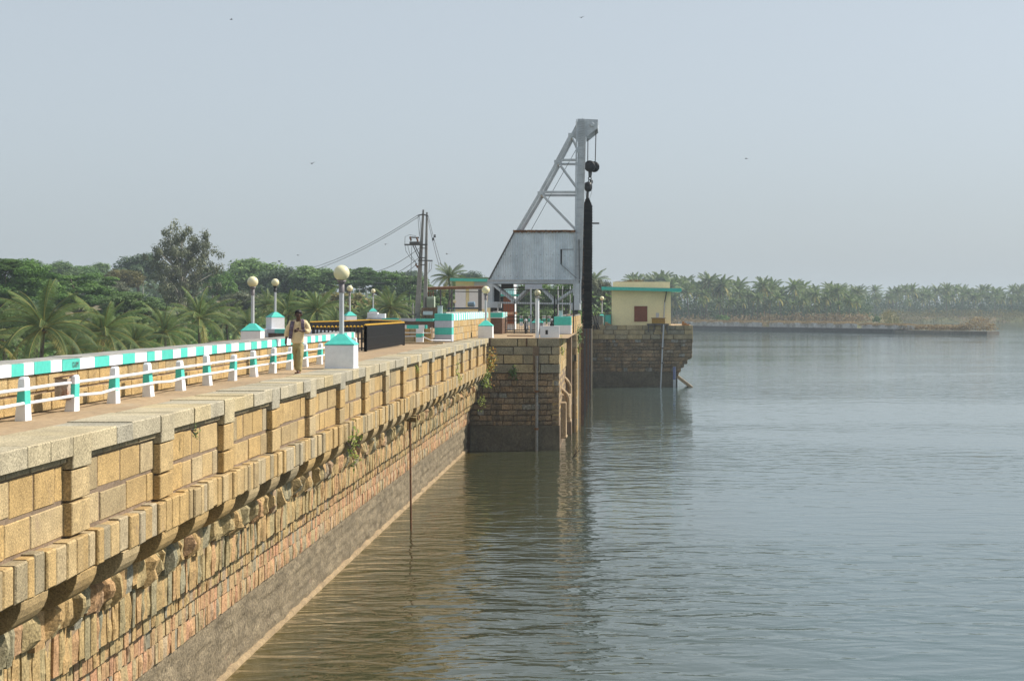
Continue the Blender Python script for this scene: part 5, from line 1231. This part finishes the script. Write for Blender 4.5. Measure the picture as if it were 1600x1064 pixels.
TREES = [
 (18, 458, 80, 48, 185, 'fine', L_LUSH, 'lush green tree at the left edge of the photo behind the first palm'),
 (8, 420, 30, 15, 183, 'fine', L_LUSH, 'small raised tuft of bright leaves at the very left edge above the lush tree'),
 (120, 468, 85, 36, 205, 'fine', L_LUSH, 'broad flat-topped bright green tree between the two left palms'),
 (205, 492, 70, 32, 190, 'fine', L_MID, 'low spreading green tree right of the flat-topped bright one'),
 (50, 428, 28, 20, 520, 'round', L_DARK, 'far hazy blue-green tree, leftmost on the skyline'),
 (92, 432, 34, 21, 390, 'round', L_MID, 'round mid-green tree on the skyline right of the far hazy one'),
 (126, 436, 34, 20, 400, 'round', L_LUSH, 'bright round tree on the skyline, middle of three close together'),
 (156, 434, 26, 22, 430, 'round', L_MID, 'greyish round tree on the skyline, right of three close together'),
 (214, 427, 36, 27, 360, 'round', L_DARK, 'dark tree with a visible trunk left of the tall airy tree'),
 (198, 440, 28, 18, 320, 'round', L_OLIVE, 'small olive-yellow tree in front of the dark tree'),
 (172, 452, 26, 14, 290, 'round', L_GREY, 'pale green bush-like tree on the reddish slope'),
 (345, 452, 24, 22, 300, 'round', L_LUSH, 'bright green small tree right of the tall airy tree'),
 (332, 440, 22, 22, 330, 'round', L_DARK, 'dark green tree peeping out behind the right side of the tall airy tree'),
 (392, 438, 52, 32, 345, 'round', L_MID, 'large round tree behind the leftmost globe lamp'),
 (432, 455, 38, 32, 330, 'round', L_DARK, 'dark round tree behind the black-collared lamp'),
 (486, 444, 42, 27, 330, 'round', L_MID, 'round tree left of the nearest lamp globe'),
 (545, 440, 58, 26, 320, 'flat', L_MID, 'wide tree behind the nearest lamp globe'),
 (600, 452, 48, 28, 310, 'flat', L_LUSH, 'wide green tree left of the twin power poles'),
 (640, 462, 34, 30, 300, 'round', L_MID, 'green tree directly behind the twin power poles'),
 (645, 442, 22, 18, 520, 'round', L_DARK, 'far hazy tree just above the twin poles transformer'),
 (735, 450, 34, 22, 430, 'round', L_DARK, 'far hazy tree behind the small yellow and white building'),
 (700, 475, 34, 26, 230, 'bush', L_MID, 'bushy tree behind the shed frame'),
 (835, 468, 40, 26, 240, 'round', L_MID, 'green tree seen through the iron gate, left one'),
 (885, 470, 34, 28, 235, 'round', L_LUSH, 'brighter green tree seen through the right side of the iron gate'),
 (938, 472, 22, 34, 260, 'round', L_GREY, 'hazy grey-green tree right of the hanging chain'),
 (955, 480, 24, 22, 300, 'round', L_DARK, 'darker hazy tree behind the farthest globe lamp'),
 (60, 505, 60, 34, 165, 'bush', L_DARK, 'dark green bush behind the first left palm'),
 (255, 478, 28, 14, 300, 'bush', L_MID, 'green bush at the foot of the tall airy tree'),
 (385, 476, 44, 20, 250, 'bush', L_GREY, 'grey-green bush behind the leftmost lamp pole'),
 (455, 480, 44, 24, 240, 'bush', L_MID, 'green bush behind the head of the walking man'),
 (545, 478, 48, 22, 250, 'bush', L_OLIVE, 'olive bush behind the pole of the nearest lamp'),
 (620, 490, 40, 18, 220, 'bush', L_GREY, 'grey bush left of the foot of the twin poles'),
 (318, 480, 30, 16, 270, 'bush', L_MID, 'green bush right of the foot of the tall airy tree'),
 (5, 520, 46, 40, 150, 'bush', L_MID, 'green bush at the lower left edge behind the parapet'),
 (190, 520, 56, 30, 170, 'bush', L_MID, 'green bush between the second and third palms'),
]
for i, a in enumerate(TREES): tree(*a, v=i % 3)
tree(284, 416, 50, 64, 250, 'airy', L_GREY, 'tall airy grey-green tree with pale branches showing, highest on the left skyline', trunk=PALEBARK, v=1)
for k, (px, py, m_) in enumerate(((-120, 450, L_LUSH), (-230, 462, L_MID), (-330, 446, L_DARK), (-450, 458, L_MID), (-580, 450, L_LUSH))):
    tree(px, py, 80, 46, 200 + 25 * (k % 3), 'fine', m_, 'leafy green tree beyond the left edge of the photo, ' + ('first', 'second', 'third', 'fourth', 'fifth')[k] + ' going left', v=k % 3)
for i in range(2):
    px = (1370, 1130)[i]
    tree(px, 500.5 if i == 0 else 499, 6 if i == 0 else 10, 7, 575, 'bush', L_LUSH, ('small bright green bush standing alone behind the right half of the mole', 'low green bush at the water side of the palm grove')[i], group='bushes by the mole')

# coconut palms
def palm_meshes(seed, nfr, pairs, L=4.6, H=7.0, wid=.055, tri=True):
    global R
    R0 = R; R = random.Random(seed); q = MB(); tr_ = MB()
    lean = (R.uniform(-.5, .5), R.uniform(-.5, .5)); pts = [Vector((lean[0] * (k / 6) ** 2, lean[1] * (k / 6) ** 2, H * k / 6)) for k in range(7)]
    tr_.tube(pts, [.24, .19, .17, .16, .15, .15, .14], 8); hd = pts[-1]
    for i in range(nfr):
        az = i * 2.39996 + R.uniform(-.2, .2); f_ = (i + .5) / nfr; e0 = rad(82 - 112 * f_ ** .9 + R.uniform(-8, 8)); Lf = L * R.uniform(.85, 1.1) * (1 - .15 * (f_ < .15)); droop = rad(48 + 38 * f_)
        hz_ = Vector((math.cos(az), math.sin(az), 0)); side = Vector((-math.sin(az), math.cos(az), 0)); p = hd.copy(); N_ = 12; pts_ = [p.copy()]; dirs = []
        for s in range(N_):
            e = e0 - droop * (s / N_) ** 1.3; dv = hz_ * math.cos(e) + Vector((0, 0, math.sin(e))); p = p + dv * Lf / N_; pts_.append(p.copy()); dirs.append(dv)
        dirs.append(dirs[-1]); dead = f_ > .93; tint = .95 if dead else R.uniform(.0, .55) + (.2 if f_ > .8 else 0)
        q.tube(pts_, [.045 * (1 - s / (N_ + 1)) + .008 for s in range(N_ + 1)], 4, .9, 0, False)
        twist = R.uniform(-.5, .5)
        for k in range(pairs):
            u_ = .12 + .88 * k / pairs; s = min(N_ - 1, int(u_ * N_)); fr_ = u_ * N_ - s; b_ = pts_[s].lerp(pts_[s + 1], fr_); dv = dirs[s]; upv = dv.cross(side).normalized()
            ll = .95 * math.sin(math.pi * min(1, u_ * .82 + .14)) ** .7 * (Lf / 4.6)
            for sg in (-1, 1):
                out = (side * sg * math.cos(twist * .4) + dv * .55 + upv * -.0 + Vector((0, 0, -.55 - .5 * u_ * R.uniform(.6, 1.3)))).normalized()
                tip = b_ + out * ll; w_ = dv * wid * (28 / max(12, pairs))
                mid = b_.lerp(tip, .5) + Vector((0, 0, .07 * ll))
                t = min(1, max(0, tint + R.uniform(-.12, .15)))
                q.add([b_ - w_, b_ + w_, mid + w_ * .8, tip, mid - w_ * .8], [(0, 1, 2, 3, 4)] if not tri else [(0, 1, 2, 4), (4, 2, 3)], t)
    nuts = MB()
    for k in range(9):
        a = R.uniform(0, 6.28); nuts.ball(hd + Vector((math.cos(a) * .28, math.sin(a) * .28, -.25 - R.random() * .35)), .14, 8)
    R = R0
    return q, tr_, nuts
def palm_proto(seed, nfr, pairs, **k):
    q, t_, n_ = palm_meshes(seed, nfr, pairs, **k)
    return [('crown', q.mesh('crown', L_PALM)), ('trunk', t_.mesh('trunk', BARK)), ('coconuts', n_.mesh('coconuts', mat('husk_%d' % seed, flat((.24, .11, .04)), bump=None, speck=None)))]
NEARP = [palm_proto(5 + i, 30, 42, L=4.6, H=7.0, wid=.045) for i in range(3)]
def palm(loc, meshes, label, s=1, rz=0, group='coconut palms behind the dam', parts_=3):
    t = thing('coconut_palm', loc, label, 'palm tree', group); t.scale = (s,) * 3; t.rotation_euler = (0, 0, rz)
    for nm, me in meshes[:parts_]:
        o = bpy.data.objects.new(nm, me); COL.objects.link(o); o.parent = t
    return t
PALMS = [  # crown centre px, py, frond length px, depth, label
 (62, 512, 98, 118, 'large coconut palm nearest the left edge, rising behind the striped parapet'),
 (158, 518, 82, 128, 'second large coconut palm from the left with an upright sheaf of fronds'),
 (262, 520, 66, 150, 'coconut palm with drooping yellow fronds below the tall airy tree'),
 (312, 498, 64, 158, 'coconut palm right below the tall airy tree'),
 (358, 506, 50, 190, 'coconut palm just left of the leftmost globe lamp base'),
 (-30, 530, 90, 120, 'coconut palm cut by the left edge of the photo'),
 (448, 492, 52, 170, 'coconut palm directly behind the walking man'),
 (498, 486, 56, 165, 'coconut palm between the man and the nearest lamp'),
 (527, 508, 44, 160, 'low coconut palm behind the base of the nearest lamp'),
 (572, 500, 36, 220, 'small coconut palm left of the stepped white block'),
 (612, 482, 50, 175, 'coconut palm left of the twin power poles'),
 (702, 434, 36, 210, 'tall coconut palm whose crown stands above the yellow and white building'),
 (420, 478, 36, 230, 'small coconut palm between the two left lamps'),
 (392, 508, 46, 180, 'low coconut palm behind the leftmost lamp'),
 (215, 535, 60, 140, 'low coconut palm peeping over the parapet between the second and third palms'),
 (110, 545, 70, 125, 'low coconut palm between the two large left palms'),
 (930, 440, 28, 330, 'hazy tall palm right of the hanging chain'),
 (640, 500, 34, 210, 'low palm behind the foot of the twin poles'),
]
for i, (px, py, rp, d, lb) in enumerate(PALMS):
    c_ = P(px, py, d); s = rp * d / F / 4.6; gz_ = c_.z - 7.0 * s
    palm((c_.x, c_.y, gz_), NEARP[i % 3], lb, s, R.uniform(0, 6.28))
# grove on the far bank, near section then a farther, hazier one
FARP = [palm_proto(40 + i, 22, 12, L=4.8, H=11.5, wid=.08) for i in range(4)]
def grove(n, xa, xb, da, db_, label, group, slo, shi, seed):
    rr = random.Random(seed)
    for i in range(n):
        row = i % 5; d = da + (db_ - da) * row / 4 + rr.uniform(-6, 6); px = xa + (xb - xa) * ((i // 5) + rr.random()) / (n / 5)
        x = (px - VX) * d / F; z = ground_z(x, d); s = rr.uniform(slo, shi) * (1 if row else .72) * (1.12 - .3 * (px - xa) / (xb - xa) if xb < 1400 else 1)
        z = -3.2 if z < -5 else z
        t = palm((x, d, z), FARP[i % 4], label, s, 0, group, 3 if row < 2 else 2); t.rotation_euler = (rr.uniform(-.1, .1), rr.uniform(-.13, .13), rr.uniform(0, 6.28))
grove(125, 985, 1345, 612, 690, 'coconut palm in the nearer part of the palm grove on the far bank', 'palms of the nearer grove on the far bank', .70, 1.25, 3)
grove(110, 1290, 1680, 875, 960, 'hazy coconut palm in the farther grove at the right', 'palms of the farther grove at the right', .82, 1.25, 4)
# undergrowth: ground cover too dense to count
def undergrowth(label, n, fn, m, s, cl=16, name='undergrowth', loc=(0, 0, 0)):
    q = MB()
    for i in range(n):
        x, y, h = fn(); z = ground_z(x, y) if h > 0 else -h
        hh = abs(h)
        for k in range(cl):
            leafquad(q, Vector((x + R.gauss(0, s * 2.2), y + R.gauss(0, s * 2.2), z + R.random() * hh)), s * R.uniform(.6, 1.3), (0, 0, .6), R.random())
    return tag(q.build(name, m), label, None, None, 'stuff')
def f1():
    d = R.uniform(140, 300); px = R.uniform(-60, 780) if R.random() < .84 else R.uniform(-700, -60); return ((px - VX) * d / F, d, R.uniform(1.2, 3.4))
undergrowth('green scrub covering the low ground behind the dam', 3800, f1, L_MID, .42, 22)
def f1b():
    d = R.uniform(150, 230); px = R.uniform(-60, 330); return ((px - VX) * d / F, d, R.uniform(2.5, 6.0))
undergrowth('tall bright green thicket behind the left palms', 1300, f1b, L_LUSH, .42, 30, 'thicket')
def f1c():
    d = R.uniform(440, 640); px = R.uniform(-700, 960); return ((px - VX) * d / F, d, R.uniform(2.5, 5.5) + 3 * noise.noise(Vector((px * .02, d * .01, 0))))
undergrowth('distant hazy woodland behind the skyline trees', 3500, f1c, L_DARK, .9, 26, 'woodland')
def f1d():
    d = R.uniform(235, 330); px = R.uniform(330, 960); return ((px - VX) * d / F, d, R.uniform(3, 7))
undergrowth('mixed thicket behind the lamps and the crane', 1300, f1d, L_MID, .55, 26, 'thicket')
def f2():
    d = R.uniform(606, 622); px = R.uniform(990, 1360); return ((px - VX) * d / F, d, R.uniform(1, 3.5))
undergrowth('dry brown scrub at the foot of the nearer palm grove', 420, f2, L_DRY, .5, 16, 'dry_scrub')
def f3():
    d = R.uniform(628, 700); px = R.uniform(985, 1355); return ((px - VX) * d / F, d, R.uniform(4, 10.5))
undergrowth('dark undergrowth between the trunks of the nearer grove', 1500, f3, L_DARK, .7, 20)
def f4():
    d = R.uniform(885, 1010); px = R.uniform(1300, 1690); return ((px - VX) * d / F, d, R.uniform(4, 12))
undergrowth('dark undergrowth between the trunks of the farther grove', 1700, f4, L_DARK, .8, 20)
def f6():
    x = R.uniform(96, 300); y = 585 + max(0, min(1, (x - 100) / 40)) * 262 + R.uniform(4, 30); return (x, y, R.uniform(1.2, 4.2))
undergrowth('low greenish brush along the far right shore', 900, f6, L_OLIVE, .6, 18, 'shore_brush')
# dry scrub along the end of the mole
sm = MB(); a0, b0 = pts[1], pts[2]
for i in range(260):
    k = R.random(); p = a0.lerp(b0, k); hgt = 1.5 + (2.4 if k > .72 else .4) * math.sin(math.pi * min(1, max(0, (k - .70) / .30))) * (1 if k > .7 else .0)
    for j in range(16): leafquad(sm, Vector((p.x + R.gauss(0, .9), p.y + R.uniform(1, 6), WATER + 1.1 + R.random() * hgt)), .35 * R.uniform(.6, 1.3), (0, 0, .5), R.random())
tag(sm.build('dry_scrub', L_DRY), 'dry brown brush on the right end of the mole', None, None, 'stuff')
# land spit under the mole end
sp_ = MB()
for a, b_ in ((pts[0], pts[1]), (pts[1], pts[2])): sp_.bar(a + Vector((0, 8, -.3)), b_ + Vector((0, 8, -.3)), 9, 2.3, .5)
tag(sp_.build('earth_bank', GROUND), kind='structure')

# plants rooted in the masonry
def sprig(loc, label, m, h, spread, n, leaf, hang=0, name='wall_plant', cat='plant'):
    t = thing(name, loc, label, cat); L = Vector(loc); stq, lq = MB(), MB()
    for i in range(n):
        a = R.uniform(-1.2, 1.2); d = Vector((abs(math.cos(a)) * .8 + .2, math.sin(a), 0)) * spread * R.uniform(.4, 1)
        e = L + d + Vector((0, 0, (h * R.uniform(.3, 1)) * (-1 if R.random() < hang else 1))); mid = L.lerp(e, .5) + Vector((.05, 0, -.05 if hang else .08))
        stq.tube([L, mid, e], [.012, .008, .004], 5)
        for k in range(9):
            f_ = R.uniform(.3, 1.05); p = (L.lerp(mid, f_ * 2) if f_ < .5 else mid.lerp(e, f_ * 2 - 1)) + Vector((R.gauss(0, leaf), R.gauss(0, leaf), R.gauss(0, leaf)))
            leafquad(lq, p, leaf * R.uniform(.6, 1.2), (.8, -.6, .5), R.random(), 1.3)
    stq.build('stem', BARK, t); lq.build('foliage', m, t)
    return t
sprig(P(545, 700, 42.5), 'light green sapling growing out of the corbels below the nearest lamp', L_YG, .75, .35, 9, .07, .25)
sprig(P(541, 690, 42.3), 'lower sprig of green leaves hanging under the sapling on the corbels', L_YG, .4, .25, 5, .06, .9)
sprig(P(759, 583, 87.5), 'orange and yellow shrub growing from the corner of dam wall and near pier', L_AUT, 1.25, .6, 34, .10, .05, 'wall_shrub', 'shrub')
sprig(P(752, 590, 86.5), 'green leaves under the orange shrub at the corner of the near pier', L_YG, .5, .6, 16, .10, .6)
sprig(P(795, 584, 88.7), 'small bright green tuft on the face of the near pier', L_LUSH, .35, .45, 14, .10, .4)
sprig(P(747, 618, 87.6), 'thin hanging twigs with few leaves in the corner under the orange shrub', L_YG, .8, .4, 6, .07, .8)
sprig(P(901, 522, 103), 'green shrub sprouting below the teal and white end block', L_MID, .6, .35, 22, .09, .5)
sprig(P(899, 540, 103.2), 'green tuft hanging on the narrow buttress below the shrub', L_YG, .5, .3, 14, .09, .7)
sprig(P(876, 540, 89.4), 'yellow-green weeds on the right corner of the near pier', L_YG, .55, .15, 10, .07, .6)
sprig(P(648, 540 + 30, 55.5), 'tiny weed on the parapet face above the wooden bracket', L_YG, .25, .15, 4, .05, .3)
sprig(P(298, 671, 27.0), 'tiny dark green weed under the coping above the near rubble', L_MID, .14, .08, 4, .03, .5)
sprig(P(712, 580, 72), 'thin weeds on the string course near the far end of the dam wall', L_YG, .6, .2, 9, .07, .3)
sprig(P(895, 716, 84.5), 'dry brown reeds sticking out of the water beside the near pier', L_DRY, .9, .5, 16, .04, 0, 'reeds', 'reeds')

# birds
def bird(px, py, d, s, label, roll):
    c_ = P(px, py, d); t = thing('bird', c_, label, 'bird'); q = MB()
    q.tube([c_ + Vector((-.16 * s, 0, 0)), c_ + Vector((-.05 * s, 0, .01)), c_ + Vector((.08 * s, 0, 0)), c_ + Vector((.2 * s, 0, -.01))], [.01 * s, .045 * s, .04 * s, .012 * s], 8); q.build('body', BLACK, t)
    for sg in (-1, 1):
        q = MB(); a = c_ + Vector((.02 * s, 0, .02 * s)); m_ = a + Vector((.02 * s, sg * .18 * s, .10 * s * roll)); e = a + Vector((-.08 * s, sg * .40 * s, .02 * s + (.12 * s * roll)))
        q.add([a + Vector((.07 * s, 0, 0)), m_ + Vector((.06 * s, 0, 0)), e, m_ - Vector((.07 * s, 0, 0)), a - Vector((.07 * s, 0, 0))], [(0, 1, 3, 4), (1, 2, 3)]); w_ = q.build('wing', BLACK, t)
    t.rotation_euler = (0, 0, R.uniform(.5, 1.4)); return t
bird(487, 256, 140, 1.0, 'tiny bird in the sky above the leftmost lamps', .9)
bird(908, 28, 150, .9, 'tiny bird near the top edge of the sky above the crane', .6)
bird(1166, 248, 150, .9, 'tiny bird alone in the right half of the sky', -.5)
bird(436, 409, 130, .7, 'bird flying just above the trees left of the nearest lamp globe', 1.0)
bird(602, 382, 130, .8, 'tiny bird left of the switchgear of the twin poles', .5)
bird(361, 31, 160, .8, 'tiny bird near the top left of the sky', .3)
bird(698, 397, 130, 1.0, 'bird gliding right of the twin power poles', .1)
bird(465, 399, 130, .7, 'tiny bird between the two bare skyline wires and the nearest lamp', .4)

# haze: pale even air round the whole scene
hz = MB(); hz.box(-2450, 3650, -90, 4850, -10.8, 34, .5)
hm = bpy.data.materials.new('haze_air'); hm.use_nodes = True; nt = hm.node_tree; nt.nodes.clear()
pv = nt.nodes.new('ShaderNodeVolumePrincipled'); pv.inputs['Color'].default_value = (.78, .90, 1, 1); pv.inputs['Density'].default_value = .00029; pv.inputs['Anisotropy'].default_value = .0
ou = nt.nodes.new('ShaderNodeOutputMaterial'); nt.links.new(pv.outputs[0], ou.inputs['Volume'])
hob = hz.build('haze', hm); tag(hob, 'pale haze in the air', None, None, 'stuff')
for o in list(bpy.data.objects):
    if o.get('label') and len(o['label'].split()) > 16: print('LONG', len(o['label'].split()), o.name, o['label'])
